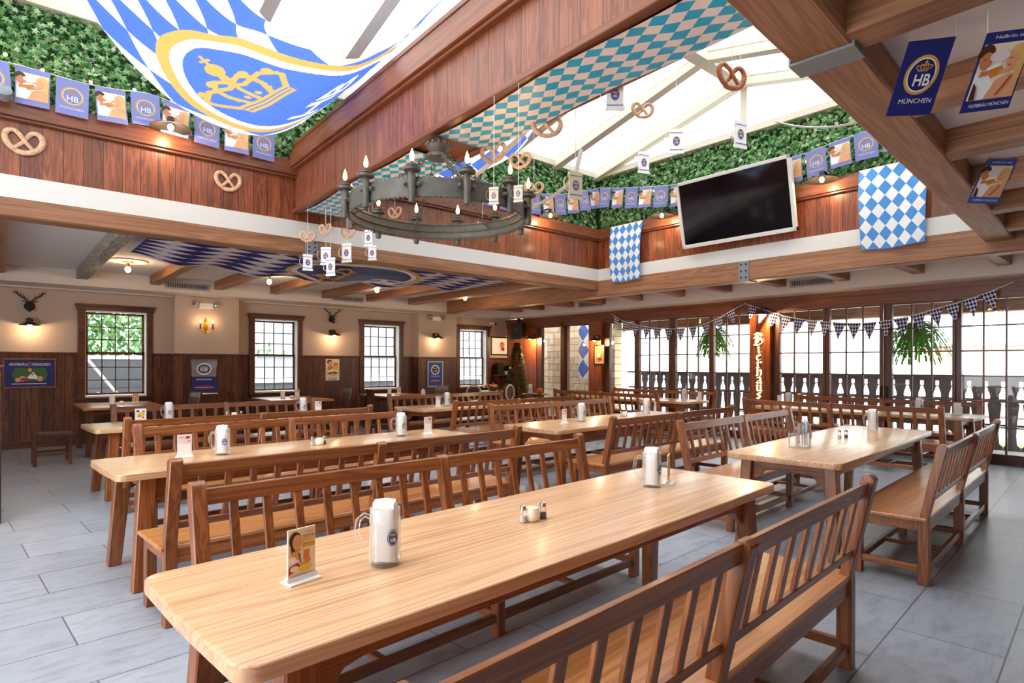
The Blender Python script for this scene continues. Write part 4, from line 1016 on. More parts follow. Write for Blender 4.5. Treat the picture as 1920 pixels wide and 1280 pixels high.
# three banners hanging from the joists at the right
for k, (px, art, lab) in enumerate(((((1705, 78), (1793, 68), (1762, 203), (1677, 206)), hb_art('p_navy', 'p_gold', 'p_white'), 'navy banner with a gold crowned ring, hanging beside the diagonal beam'),
                        (((1852, 62), (1945, 50), (1915, 188), (1820, 200)), couple_art('p_navy'), 'printed banner of two people drinking, cut by the right edge of the photo'),
                        (((1852, 298), (1908, 298), (1883, 378), (1825, 376)), couple_art('p_blue'), 'small printed banner of two people drinking, under the diagonal beam at the right'))):
    d = (2.72, 2.5, 4.6)[k]
    Q = []
    for u, v in px:
        r_ = ray(u, v); f = r_.x * CA + r_.y * SA; Q.append(Vector((0, 0, H)) + r_ * (d / f))
    Q[2] += Vector((.05, .05, 0)); Q[3] += Vector((.05, .05, 0))
    tl, tr, br, bl = Q; b = empty('printed_banner', tl, 0, lab, 'banner', 'banners hanging from the ceiling at the right')
    nrm = (tr - tl).cross(bl - tl).normalized()
    if nrm.dot(Vector((0, 0, H)) - tl) < 0: nrm = -nrm
    fn = lambda x, y, e: (tl.lerp(tr, x)).lerp(bl.lerp(br, x), 1 - y / 1.6) - tl + nrm * e
    MB().add([fn(0, 0, 0), fn(1, 0, 0), fn(1, 1.6, 0), fn(0, 1.6, 0), fn(0, 0, -.003), fn(1, 0, -.003), fn(1, 1.6, -.003), fn(0, 1.6, -.003)], [(3,2,1,0),(4,5,6,7),(0,1,5,4),(1,2,6,5),(2,3,7,6),(3,0,4,7)]).build('card', 'p_navy', b, smooth=0)
    art_obj('print', art, fn, b, .0006)
    m = MB()
    for q in (tl, tr): m.tube([q - tl, Vector((q.x, q.y, ZC)) - tl], .0012, 5)
    m.build('cord', 'string', b)
# ------------------------------------------------------------------ chandelier
CHX, CHY = 2.82, 4.22
dep = CHX * CA + CHY * SA
RR = 163 / FPX * dep; cz = 1.5 + (683 - 397) / FPX * dep
ch = empty('ring_chandelier', (CHX, CHY, cz), 0, 'iron ring chandelier with flame candle bulbs hanging from the boxed girder', 'chandelier')
m = MB().lathe([(RR - .008, -.075), (RR + .004, -.075), (RR + .004, .06), (RR - .008, .06), (RR - .008, -.075)], n=96, cap=False)
m.tube([(math.cos(a) * (RR - .006), math.sin(a) * (RR - .006), .055) for a in [2 * PI * k / 96 for k in range(96)]], .011, 6, closed=True)
m.tube([(math.cos(a) * (RR - .006), math.sin(a) * (RR - .006), -.07) for a in [2 * PI * k / 96 for k in range(96)]], .011, 6, closed=True)
m.tube([(math.cos(a) * (RR - .012), math.sin(a) * (RR - .012), -.01) for a in [2 * PI * k / 96 for k in range(96)]], .008, 6, closed=True)
for k in range(120):
    a = 2 * PI * k / 120
    for z in (.066, -.082): m.ball(((RR - .002) * math.cos(a), (RR - .002) * math.sin(a), z), .009, 6, 4)
m.build('ring', 'iron', ch, smooth=50)
def link_chain(p, q, n, r, wr):
    p, q = Vector(p), Vector(q); m = MB(); d = (q - p); L = d.length / n; dn = d.normalized(); s = dn.cross(Vector((.3, .5, .1))).normalized(); u = dn.cross(s)
    for k in range(n):
        c = p + d * (k + .5) / n; e = s if k % 2 else u
        m.tube([c + dn * math.cos(t) * L * .68 + e * math.sin(t) * r for t in [2 * PI * i / 10 for i in range(10)]], wr, 5, closed=True)
    return m
HZ = 3.43 - cz
hub_z = 1.5 + (683 - 288) / FPX * dep - cz
m = MB().lathe([(.02, hub_z - .05), (.10, hub_z - .045), (.11, hub_z - .02), (.06, hub_z), (.085, hub_z + .03), (.10, hub_z + .06), (.095, hub_z + .065), (.06, hub_z + .035), (.02, hub_z + .01)], n=24)
for k in range(12):
    a = 2 * PI * k / 12; m.ball((.1 * math.cos(a), .1 * math.sin(a), hub_z + .07), .014, 6, 5)
m.tube([(0, 0, hub_z), (0, 0, hub_z + .1)], .015, 8); m.build('hub', 'iron', ch)
link_chain((0, 0, hub_z + .09), (0, 0, HZ), 5, .022, .006).build('chain', 'iron', ch)
MB().lathe([(.06, HZ - .01), (.05, HZ), (.01, HZ)], n=16).build('ceiling_plate', 'iron', ch)
for k in range(6):
    a = 2 * PI * (k + .25) / 6
    link_chain((.09 * math.cos(a), .09 * math.sin(a), hub_z - .03), ((RR - .02) * math.cos(a), (RR - .02) * math.sin(a), -.03 if k % 2 else .0), 17, .017, .0048).build('chain', 'iron', ch)
for k in range(12):
    a = 2 * PI * (k + .4) / 12; c = Vector(((RR + .03) * math.cos(a), (RR + .03) * math.sin(a), 0))
    m = MB().lathe([(.010, -.13), (.022, -.125), (.026, -.11), (.027, .085), (.024, .095), (.062, .10), (.066, .118), (.03, .108), (.03, .125), (.045, .13), (.047, .142), (.015, .135)], c, 14)
    t = Vector((-math.sin(a), math.cos(a), 0)); n_ = Vector((math.cos(a), math.sin(a), 0))
    m.bar(c - t * .06 - n_ * .02 + Vector((0, 0, .01)), c + t * .06 - n_ * .02 + Vector((0, 0, .01)), .012, .03)
    for s in (-1, 1): m.ball(c + t * .055 * s + Vector((0, 0, .01)), .014, 8, 6)
    cd = m.build('candle_holder', 'iron', ch)
    MB().lathe([(.008, .13), (.009, .165), (.008, .17)], c, 8).build('candle', 'antler', cd)
    MB().lathe([(.004, .168), (.015, .185), (.017, .205), (.011, .232), (.003, .255), (.0008, .262)], c, 10).build('flame_bulb', 'flame_warm', cd, smooth=60)
    BULBS.append((ch.location + c + Vector((0, 0, .21)), 1.6))
# ------------------------------------------------------------------ hanging pretzels and paper steins
def pretzel_pts(n=6):
    P = [(-.30, -.42), (-.12, -.30), (.10, -.02), (.22, .2), (.40, .40), (.22, .56), (.0, .42) ]
    P = [(-.34, -.36), (-.22, -.24), (0, .02), (.14, .24), (.1, .0)]
    pts = [(-.36, -.40), (-.20, -.24), (-.02, -.02), (.10, .20), (.28, .40), (.48, .34), (.56, .08), (.44, -.24), (.20, -.44), (0, -.48), (-.20, -.44), (-.44, -.24), (-.56, .08), (-.48, .34), (-.28, .40), (-.10, .20), (.02, -.02), (.20, -.24), (.36, -.40)]
    return [(p.x, p.y) for p in cat_rom([Vector((x, y, 0)) for x, y in pts], n)]
PP = pretzel_pts()
def pretzel_mesh(mat, thick):
    m = MB(); n = len(PP)
    pts = [Vector((x, .05 * math.sin(k / n * 2 * PI * 2) * (1 if abs(x) < .25 and y < .3 else 0), y)) for k, (x, y) in enumerate(PP)]
    rr = [.065 + .045 * math.sin(PI * k / (n - 1)) for k in range(n)]
    m.tube(pts, rr, 9, 0, nrm=(0, 1, 0), flat=thick)
    for k in range(26):
        i = 12 + (k * 41) % (n - 24); p = pts[i]; m.ball(p + Vector((random.uniform(-.03, .03), -rr[i] * thick * .9, random.uniform(-.03, .03))), .016, 5, 4, 1)
    return m
def hang(kind, p, ztop, size, rz, label, group, mat='pretzelpale'):
    r = empty(kind, p, rz, label, 'pretzel' if 'pretzel' in kind else 'stein cutout', group)
    if 'pretzel' in kind:
        m = pretzel_mesh(mat, .7); size = size * .72; m.v = [(x * size * 1.08, y * size, z * size * .88) for x, y, z in m.v]; m.build('dough', [mat, 'saltgrain'], r, smooth=60); zt = .36 * size
    else:
        s = size
        m = MB().prism([(-.3*s, -.5*s), (.3*s, -.5*s), (.31*s, -.42*s), (.27*s, -.38*s), (.27*s, .36*s), (.3*s, .42*s), (.27*s, .5*s), (-.27*s, .5*s), (-.3*s, .42*s), (-.27*s, .36*s), (-.27*s, -.38*s), (-.31*s, -.42*s)], lambda a, b, d: (a, d, b), -.006, .006)
        m.tube([(-.26*s, 0, .28*s), (-.42*s, 0, .27*s), (-.48*s, 0, .1*s), (-.46*s, 0, -.12*s), (-.27*s, 0, -.24*s)], .035*s, 6, flat=.3)
        b = m.build('stein', mat, r, smooth=30)
        art = [('p_blue', poly(ellipse(0, 0, .15, .2, 20))), ('p_gold', ring(0, 0, .15, .2, .025, 20)), ('p_gold', poly([(-.07, .04), (.07, .04), (.09, .12), (.03, .08), (0, .13), (-.03, .08), (-.09, .12)])), ('p_white', text('HB', .09, 0, -.05, .12)), ('p_blue', poly(rect(-.27, -.36, .27, -.33))), ('p_blue', poly(rect(-.27, .33, .27, .355)))]
        art_obj('crest', art, lambda x, y, d: (x * s, -.0065 - d, y * s), b, .0006); zt = .5 * s
    MB().tube([(0, 0, zt), (0, 0, ztop - p[2])], .0022, 5).build('string', 'string', r)
    return r
BXE = 3.36
gp = 'paper pretzels and steins hung under the skylight'
for u, v, pl, size, kind, lab, mt in (
    (925, 286, ('x', 3.30), .26, 'hanging_pretzel', 'hanging brown pretzel just right of the chandelier hub', 'pretzelpale'),
    (1025, 236, ('x', 3.30), .26, 'hanging_pretzel', 'pale hanging pretzel in front of the bright glass roof, right of the chandelier', 'pretzelpale'),
    (975, 300, ('x', 3.34), .2, 'hanging_pretzel', 'pale hanging pretzel above the paper steins beside the chandelier', 'pretzelpale'),
    (1205, 206, ('x', 4.1), .2, 'hanging_pretzel', 'faint pale pretzel hanging high before the bright glass roof', 'pretzelpale'),
    (1153, 178, ('x', 3.32), .22, 'hanging_stein', 'pale paper stein hanging from the edge of the girder foil', 'paper'),
    (1372, 143, ('x', 4.3), .30, 'hanging_pretzel', 'big glossy brown pretzel hanging below the roof ridge, left of the diagonal beam', 'pretzel'),
    (1268, 265, ('x', 5.2), .25, 'hanging_stein', 'pale paper stein hanging above the television', 'paper'),
    (1388, 252, ('x', 5.3), .26, 'hanging_stein', 'grey paper stein hanging from the roof post above the television', 'paper'),
    (1207, 305, ('x', 5.0), .22, 'hanging_stein', 'small pale paper stein hanging before the ivy, left of the television', 'paper'),
    (926, 367, ('x', 2.70), .125, 'hanging_stein', 'tan paper stein hanging before the right rim of the chandelier', 'stein'),
    (972, 363, ('x', 2.70), .115, 'hanging_stein', 'tan paper stein hanging at the right end of the chandelier', 'stein'),
    (1079, 348, ('x', 3.5), .22, 'hanging_stein', 'tan paper stein hanging before the ivy corner', 'stein'),
    (1001, 352, ('x', 4.0), .2, 'hanging_pretzel', 'small golden pretzel hanging before the ivy beside the chandelier', 'pretzelpale'),
    (577, 443, ('y', 7.2), .2, 'hanging_pretzel', 'pretzel hanging above the grey beam plate at the left', 'pretzelpale'),
    (610, 429, ('y', 7.0), .2, 'hanging_pretzel', 'pretzel hanging under the far end of the girder, second from the left', 'pretzelpale'),
    (652, 436, ('y', 7.0), .2, 'hanging_pretzel', 'pretzel hanging under the left rim of the chandelier', 'pretzelpale'),
    (654, 398, ('y', 7.1), .2, 'hanging_pretzel', 'pretzel half hidden behind the left end of the chandelier', 'pretzelpale'),
    (577, 492, ('y', 7.2), .2, 'hanging_stein', 'white paper stein hanging lowest at the far left of the cluster', 'paper'),
    (611, 480, ('y', 7.0), .22, 'hanging_stein', 'white paper stein hanging beside the grey beam plate', 'paper'),
    (620, 500, ('y', 6.8), .22, 'hanging_stein', 'white paper stein hanging lowest before the navy flag', 'paper'),
    (650, 474, ('y', 7.0), .24, 'hanging_stein', 'white paper stein hanging before the beam under the chandelier', 'paper'),
    (691, 446, ('y', 6.6), .2, 'hanging_stein', 'grey and white paper stein hanging before the white band', 'paper'),
    (698, 474, ('y', 6.9), .19, 'hanging_stein', 'white paper stein at the right end of the cluster', 'paper'),
    (740, 398, ('y', 6.9), .22, 'hanging_pretzel', 'pretzel seen through the chandelier ring', 'pretzelpale'),
    (905, 424, ('y', 6.9), .2, 'hanging_pretzel', 'pretzel at the lower right inside the chandelier ring', 'pretzelpale')):
    p = onx(u, v, pl[1]) if pl[0] == 'x' else ony(u, v, pl[1])
    zr = min(ZIV + .05 + (RZ - ZIV) * (YB - p.y) / (YB - RY), ZIV + .05 + (RZ - ZIV) * (p.y - EY0) / (RY - EY0))
    inbox = boxx(p.y) - .05 < p.x < boxx(p.y) + BW + .05
    hang(kind, p, BZ0 if inbox else zr, size, AZ - PI / 2 + random.uniform(-.5, .5), lab, gp, mt)
# two pretzels on the boards
for u, v, lab in ((45, 265, 'salted pretzel ornament on the boards at the far left under the ivy'), (428, 339, 'salted pretzel ornament on the boards near the boxed girder')):
    p = ony(u, v, YB + .012); r = empty('wall_pretzel', p, 0, lab, 'pretzel', 'pretzels on the boarded wall')
    m = pretzel_mesh('pretzel', .5); s = .26 if u < 100 else .24; m.v = [(x * s, y * s, z * s * .9) for x, y, z in m.v]; m.build('dough', ['pretzelpale', 'saltgrain'], r, smooth=60)
# white cloth streamers
def streamer(pts, w, label):
    C = cat_rom(pts, 8); o = empty('white_streamer', pts[0], 0, label, 'streamer')
    m = MB(); m.tube([p - pts[0] for p in C], w, 6, flat=.25); m.build('ribbon', 'white', o, smooth=60); e = C[-1]
    zr = min(ZIV + .05 + (RZ - ZIV) * (YB - e.y) / (YB - RY), ZIV + .05 + (RZ - ZIV) * (e.y - EY0) / (RY - EY0))
    MB().tube([e - pts[0], Vector((e.x, e.y, zr)) - pts[0]], .003, 5).build('string', 'string', o)
streamer([onx(u, v, 3.75) for u, v in ((868, 344), (905, 318), (945, 285), (985, 245), (1000, 200))], .035, 'white ribbon slanting up behind the chandelier hub')
streamer([onx(u, v, 4.3) for u, v in ((968, 400), (1005, 385), (1045, 362), (1075, 332), (1090, 280))], .03, 'white ribbon slanting up before the ivy corner')
streamer([onx(u, v, 6.0) for u, v in ((1455, 228), (1490, 236), (1530, 239), (1575, 236), (1640, 222))], .03, 'white ribbon sagging before the ivy left of the diagonal beam')
# ------------------------------------------------------------------ television
tv = empty('television', (XB, 4.72, 3.98), 0, 'large wall television with a pale frame tilted forward under the ivy', 'television')
cs = [(-.10, .92, -.545), (-.10, -.92, -.545), (-.33, -.92, .50), (-.33, .92, .50)]
tilt = math.atan2(.23, 1.045); Mt = Matrix.Translation((-.10, 0, -.545)) @ Matrix.Rotation(-tilt, 4, 'Y')
def tvp(b, mat, name, parent, bev=.004):
    m = MB().box(*b); m.v = [tuple(Mt @ Vector(p)) for p in m.v]; return m.build(name, mat, parent, bev)
hgt = math.hypot(.23, 1.045)
m = MB().box((-.03, -.94, 0), (.03, -.885, hgt)).box((-.03, .885, 0), (.03, .94, hgt)).box((-.03, -.94, 0), (.03, .94, .06)).box((-.03, -.94, hgt - .05), (.03, .94, hgt)).box((0, -.92, .02), (.05, .92, hgt - .02))
m.v = [tuple(Mt @ Vector(p)) for p in m.v]; m.build('frame', 'tvframe', tv, .004)
tvp(((-.012, -.887, .058), (.0, .887, hgt - .048)), 'tvscreen', 'screen', tv, 0)
MB().bar((-.04, 0, .1), (.03, 0, 0), .2, .2).build('wall_bracket', 'black', tv)
# ------------------------------------------------------------------ lamps
def make_lamp(rs, out, bulb='bulb_warm'):
    """shaded lamp, plate at the origin, reaching towards local -y"""
    r = empty('shade_lamp')
    MB().lathe([(.055, 0), (.055, .012), (.03, .022), (.008, .024)], n=18, M=Matrix.Rotation(PI/2, 3, 'X')).build('wall_plate', 'shade', r)
    MB().tube([(0, -.02, 0), (0, -out * .5, .045), (0, -out * .85, .04), (0, -out, .0)], .013, 8).build('arm', 'shade', r)
    sh = MB().lathe([(.03, .03), (.036, -.02), (.06, -.035), (rs, -.085), (rs + .004, -.092), (rs - .004, -.09), (.055, -.042), (.02, -.03)], (0, -out, 0), 26).build('lamp_shade', 'shade', r, smooth=50)
    MB().ball((0, -out, -.082), .032, 12, 8, 0, (1, 1, 1.2)).build('bulb', bulb, sh, smooth=80)
    return r
lampA = None
for u, v, y, x, rz, lab, W_ in ((55, 601, YN, 0, 0, 'shaded wall lamp under the stag head at the far left', 9), (620.5, 622, YN, 0, 0, 'shaded wall lamp under the stag head between the second and third windows', 9), (813.7, 628, YN - .24, 0, 0, 'shaded wall lamp above the bright blue poster', 9),
                                (1003, 630, 0, 11.55, -PI/2, 'dark shaded lamp on the glowing column in the far corner', 60), (1124, 632, 0, 11.46, -PI/2, 'dark shaded lamp above the small lit poster on the column', 36), (1436, 582, 0, 11.44, -PI/2, 'dark shaded lamp above the vertical letters', 70)):
    o = make_lamp(.15, .20) if lampA is None else copy_tree(lampA)
    if lampA is None: lampA = o
    p = ony(u, v, y) if rz == 0 else onx(u, v, x)
    o.location = p; o.rotation_euler = (0, 0, rz); tag(o, lab, 'wall lamp', 'shaded wall lamps')
    d = Vector((0, -.2, -.13)) if rz == 0 else Vector((-.2, 0, -.13)); BULBS.append((p + d, W_))
lampB = None
for u, v, pl, rz, lab in ((320, 240, ('y', YB - .26), 0, 'barn lamp on the ledge under the crown flag'), (1032, 405, ('y', YB - .26), 0, 'barn lamp on the ledge right of the chandelier'),
                          (1241, 405, ('x', XB - .26), -PI/2, 'barn lamp on the ledge just left of the television'), (1541, 338, ('x', XB - .26), -PI/2, 'barn lamp on the ledge right of the television')):
    o = make_lamp(.20, .26, 'lamp_face') if lampB is None else copy_tree(lampB)
    if lampB is None: lampB = o
    p = ony(u, v, pl[1]) if pl[0] == 'y' else onx(u, v, pl[1]); p = p + Vector((0, .26, .09)) if rz == 0 else p + Vector((.26, 0, .09))
    o.location = p; o.rotation_euler = (0, 0, rz); o.name = 'barn_lamp'; tag(o, lab, 'lamp', 'barn lamps on the ledge')
    d = Vector((0, -.26, -.15)) if rz == 0 else Vector((-.26, 0, -.15)); BULBS.append((p + d, 12))
p = ony(8, 175, YB - .2); r = empty('spotlight', p, 0, 'small grey spotlight at the left edge before the ivy', 'spotlight')
MB().lathe([(.03, -.06), (.055, -.05), (.06, .05), (.04, .06)], n=16, M=Matrix.Rotation(PI/2 - .4, 3, 'X')).build('housing', 'steel', r); MB().tube([(0, 0, 0), (0, .1, .02), (0, .28, .0)], .012, 6).build('arm', 'steel', r)
# candle sconce
p = ony(385.5, 612, YN - .35); r = empty('candle_sconce', p, 0, 'brass sconce with two red candles above the silver poster', 'sconce')
MB().lathe([(.004, -.17), (.02, -.12), (.035, -.06), (.05, -.03), (.04, 0), (.052, .05), (.045, .10), (.025, .12), (.012, .17), (.002, .19)], n=16, M=Matrix.Diagonal((1, .25, 1))).build('back_plate', 'brass', r)
for s in (-1, 1):
    a = MB().tube([(0, -.02, -.1), (s * .05, -.07, -.12), (s * .11, -.09, -.09), (s * .115, -.09, -.055)], .008, 6).lathe([(.006, -.06), (.03, -.05), (.03, -.045), (.01, -.045)], (s * .115, -.09, 0), 12).build('arm', 'brass', r)
    MB().lathe([(.016, -.05), (.016, .06), (.006, .064)], (s * .115, -.09, 0), 10).build('candle', 'redwax', a)
    MB().lathe([(.004, .062), (.013, .08), (.009, .11), (.001, .13)], (s * .115, -.09, 0), 8).build('flame_bulb', 'flame_warm', a)
    BULBS.append((p + Vector((s * .115, -.12, .1)), 1.5))
# emergency lights
for u, v, y, lab in ((386, 573, YN - .35, 'white twin-head emergency light above the brass sconce'), (817, 597, YN - .24, 'white twin-head emergency light above the wall lamp between the last two windows')):
    r = empty('emergency_light', ony(u, v, y), 0, lab, 'emergency light', 'twin-head emergency lights')
    MB().box((-.13, -.06, -.06), (.13, 0, .05)).build('battery_box', 'white', r, .01)
    for s in (-1, 1): MB().lathe([(.03, .02), (.055, 0), (.06, -.04), (.05, -.045), (.01, -.03)], (s * .2, -.07, .03), 16, M=Matrix.Rotation(-PI/2 + .3, 3, 'X') @ Matrix.Rotation(PI, 3, 'X')).bar((s * .1, -.03, .04), (s * .2, -.05, .04), .03, .03).build('lamp_head', 'chrome', r)
# stag heads
def make_stag(s):
    r = empty('stag_head')
    m = MB().ball((0, -.05, 0), .055, 12, 8, 0, (.8, .8, 1.2)).ball((0, -.11, -.06), .035, 10, 8, 0, (.8, 1.1, 1.2)).ball((0, -.13, -.10), .022, 8, 6)
    m.lathe([(.07, 0), (.075, .02), (.01, .025)], (0, 0, -.02), 14, M=Matrix.Rotation(PI/2, 3, 'X'))
    for k in (-1, 1): m.tube([(k * .03, -.05, .04), (k * .08, -.05, .065), (k * .115, -.05, .06)], [.012, .018, .003], 6, flat=.5)
    m.v = [tuple(c * s for c in p) for p in m.v]; m.build('head', 'antler', r, smooth=60)
    for k in (-1, 1):
        m = MB().tube([(k * .025, -.05, .06), (k * .07, -.055, .11), (k * .15, -.06, .16), (k * .2, -.05, .24)], [.011, .011, .009, .004], 6)
        for a, b in (((.07, -.055, .11), (.075, -.08, .17)), ((.11, -.058, .137), (.13, -.07, .2)), ((.15, -.06, .16), (.165, -.07, .235)), ((.17, -.056, .19), (.225, -.06, .215))): m.tube([(k * a[0], a[1], a[2]), (k * b[0], b[1], b[2])], [.008, .003], 6)
        m.v = [tuple(c * s for c in p) for p in m.v]; m.build('antler', 'antler', r, smooth=60)
    return r
o = make_stag(1.05); o.location = ony(55, 572, YN - .01); tag(o, 'small dark stag head with antlers at the far left of the window wall', 'stag head', 'small stag heads')
o = copy_tree(o); o.location = ony(621.5, 597, YN - .01); tag(o, 'small dark stag head with antlers between the second and third windows', 'stag head', 'small stag heads')
# ceiling lights and vents in the left aisle
proto = None
for u, v, lab in ((240, 505, 'bare ceiling bulb left of the navy flag'), (505, 528, 'bare ceiling bulb below the left half of the navy flag'), (707, 544, 'bare ceiling bulb below the right half of the navy flag'), (872, 559, 'bare ceiling bulb beside the end of the deep beam')):
    if proto is None:
        r = proto = empty('ceiling_light')
        MB().lathe([(.27, 0), (.27, -.014), (.24, -.025), (.08, -.02), (.07, -.04), (.02, -.045)], n=36).build('rose', 'ceiling', r, smooth=50)
        MB().lathe([(.022, -.03), (.024, -.09), (.02, -.1)], n=12).build('socket', 'brass', r)
        MB().ball((0, 0, -.14), .042, 12, 9, 0, (1, 1, 1.15)).build('bulb', 'bulb_warm', r, smooth=80)
    else: r = copy_tree(proto)
    p = onz(u, v, ZC - .14); p.z = ZC; r.location = p; tag(r, lab, 'ceiling light', 'bare bulbs on the left ceiling'); BULBS.append((p + Vector((0, 0, -.21)), 11))
for k, (u, v, lab) in enumerate(((1391, 503, ''), (1600, 507, ''), (1345, 535, ''))):
    pass
def vent(loc, rz, w, h, label):
    r = empty('air_vent', loc, rz, label, 'vent', 'ceiling vents')
    MB().box((-w/2 - .03, -.012, -h/2 - .03), (w/2 + .03, 0, -h/2)).box((-w/2 - .03, -.012, h/2), (w/2 + .03, 0, h/2 + .03)).box((-w/2 - .03, -.012, -h/2), (-w/2, 0, h/2)).box((w/2, -.012, -h/2), (w/2 + .03, 0, h/2)).build('vent_frame', 'vent', r, .002)
    MB().box((-w/2, -.004, -h/2), (w/2, -.001, h/2)).build('backing', 'ventdark', r)
    m = MB(); n = int(w / .03)
    for i in range(n): x = -w/2 + w * (i + .5) / n; m.box((x - .005, -.011, -h/2), (x + .005, -.004, h/2))
    m.build('louvre', 'vent', r)
p = ony(352, 538, 12.75); vent((p.x, 12.748, 2.985), 0, .72, .075, 'long grey vent grille left, above the first window')
p = ony(652, 561, 12.75); vent((p.x, 12.748, 2.985), 0, .72, .075, 'long grey vent grille between joists, above the second wall lamp')
p = onx(1522, 533, 10.95); vent((10.948, p.y, 2.985), -PI/2, .72, .09, 'grey vent grille in the right soffit, below the television')
p = onx(1107, 568, 10.95); vent((10.948, p.y, 2.985), -PI/2, .72, .09, 'grey vent grille in the far right soffit, left of the hanging flag')
# ------------------------------------------------------------------ signs on the walls
def framed(name, c, w, h, rz, art, mats, label, cat, lip=.02, group=None, depth=.02, top=1.0):
    """picture centred at c on a wall, facing local -y"""
    r = empty(name, c, rz, label, cat, group)
    if mats: MB().box((-w/2 - lip, -depth, -h/2 - lip), (w/2 + lip, 0, -h/2)).box((-w/2 - lip, -depth, h/2), (w/2 + lip, 0, h/2 + lip)).box((-w/2 - lip, -depth, -h/2), (-w/2, 0, h/2)).box((w/2, -depth, -h/2), (w/2 + lip, 0, h/2)).build('frame', mats, r, .003)
    b = MB().box((-w/2, -.008, -h/2), (w/2, 0, h/2)).build('board', 'p_white', r, smooth=0)
    art_obj('print', art, lambda x, y, d: ((x - .5) * w, -.0085 - d, (y / top - .5) * h), b, .0006)
    return r
a = ony(8, 674, YN); b = ony(102, 724, YN)
art = [('p_navy', poly(rect(0, 0, 1, 1))), ('p_green', poly([(.2, .7), (.8, .7), (.86, .46), (.8, .2), (.2, .2), (.14, .46)])), ('p_white', poly([(.42, .3), (.56, .55), (.64, .4), (.68, .28)])), ('p_skin', poly(ellipse(.36, .3, .07, .1, 12))), ('p_red', poly(ellipse(.4, .28, .09, .06, 12))), ('p_skin', poly(ellipse(.26, .26, .05, .08, 12))), ('p_skin', poly(ellipse(.7, .3, .06, .1, 12))), ('p_gold', poly(ellipse(.5, .62, .04, .07, 10))), ('p_teal', poly(rect(.53, .42, .57, .5)))]
art += [('p_white', text('HOFBRÄU', .1, .27, .83, .34)), ('p_white', text('MÜNCHEN', .1, .73, .83, .36)), ('p_gold', ring(.49, .83, .035, .08, .01, 20)), ('p_white', poly(rect(.14, .1, .84, .125)))]
framed('framed_sign', (a + b) / 2 + Vector((0, -.02, 0)), (b - a).x, a.z - b.z, 0, art, 'oak_x', 'blue framed sign with white lettering and a painted scene at the far left', 'sign', .022)
# silver poster, curling at its ends
a = ony(359, 673, YN - .36); b = ony(405, 738, YN - .36); c = (a + b) / 2; w, h = (b - a).x, a.z - b.z
r = empty('foil_poster', c, 0, 'shiny silver and navy poster curling at its ends, between the first two windows', 'poster')
cur = lambda x, y: ((x - .5) * w * (1 + .10 * (2 * y - 1) ** 2), -.012 - .05 * abs(2 * y - 1) ** 3, (y - .5) * h)
sheet('foil', lambda u, v: Vector(cur(u, v)), 8, 20, 'silver', r)
art = [('p_navy', poly(rect(0, .04, 1, .5))), ('p_white', ring(.5, .72, .3, .17, .04, 30)), ('p_navy', ring(.5, .72, .22, .12, .03, 30)), ('p_white', text('HB', .1, .5, .70, .26)), ('p_white', text('MÜNCHEN', .05, .5, .42, .6)), ('p_red', poly(rect(.2, .23, .8, .25))), ('p_pale', poly(rect(.12, .19, .88, .205))), ('p_red', poly(rect(.25, .15, .75, .165)))]
fine_art('print', art, lambda x, y, d: Vector(cur(x, y)) + Vector((0, -.002 - d, 0)), r, .12, .0006)
a = ony(610.5, 672.5, YN); b = ony(636, 713, YN)
art = [('p_cream', poly(rect(0, 0, 1, 1))), ('p_hair', poly(ellipse(.28, .86, .2, .1, 14))), ('p_skin', poly(ellipse(.34, .8, .14, .1, 14))), ('p_skin2', poly([(.1, .5), (.2, .7), (.5, .68), (.56, .5)])), ('p_orange', poly(ellipse(.72, .74, .18, .1, 14))), ('p_yellow', poly(ellipse(.7, .58, .2, .1, 14))), ('p_white', poly(ellipse(.5, .46, .14, .08, 12))), ('p_brown', poly([(.08, .34), (.5, .22), (.92, .36), (.6, .42)])), ('p_yellow', poly(ellipse(.5, .28, .2, .06, 12))), ('p_white', poly(rect(.04, .03, .96, .2))), ('p_brown', text('OKTOBER', .06, .5, .13, .7)), ('p_black', poly(rect(.2, .05, .8, .075)))]
framed('small_poster', (a + b) / 2, (b - a).x, a.z - b.z, 0, art, None, 'small cream and orange poster between the second and third windows', 'poster')
a = ony(802.5, 678.5, YN - .25); b = ony(829, 723.5, YN - .25)
art = [('p_teal', poly(rect(0, 0, 1, 1.6))), ('p_blue', poly(rect(.06, .06, .94, 1.54))), ('p_white', ring(.5, 1.08, .3, .33, .07, 30)), ('p_black', poly(ellipse(.5, 1.08, .2, .22, 20))), ('p_white', text('HB', .16, .5, 1.0, .24)), ('p_gold', poly([(.38, 1.14), (.62, 1.14), (.66, 1.26), (.5, 1.2), (.34, 1.26)])), ('p_white', text('MÜNCHEN', .09, .5, .66, .6)), ('p_red', poly(ellipse(.5, .36, .33, .07, 20))), ('p_pale', poly(rect(.2, .345, .8, .375)))]
framed('blue_poster', (a + b) / 2, (b - a).x, a.z - b.z, 0, art, 'shadein', 'bright blue framed poster with a white ring between the last two windows', 'poster', .02, top=1.6)
a = ony(922, 633, YN); b = ony(950, 664, YN)
art = [('p_white', poly(rect(0, 0, 1, 1))), ('p_pale', poly(rect(.45, .1, .9, .85))), ('p_skin2', poly(ellipse(.68, .55, .16, .2, 14))), ('p_brown', poly(ellipse(.72, .32, .12, .12, 12))), ('p_red', poly(ellipse(.66, .66, .1, .06, 10)))]
framed('framed_photo', (a + b) / 2, (b - a).x, a.z - b.z, 0, art, 'black', 'black framed photograph in the far corner right of the last window', 'picture', .035)
a = onx(1116, 649, 11.46); b = onx(1132.5, 681, 11.46)
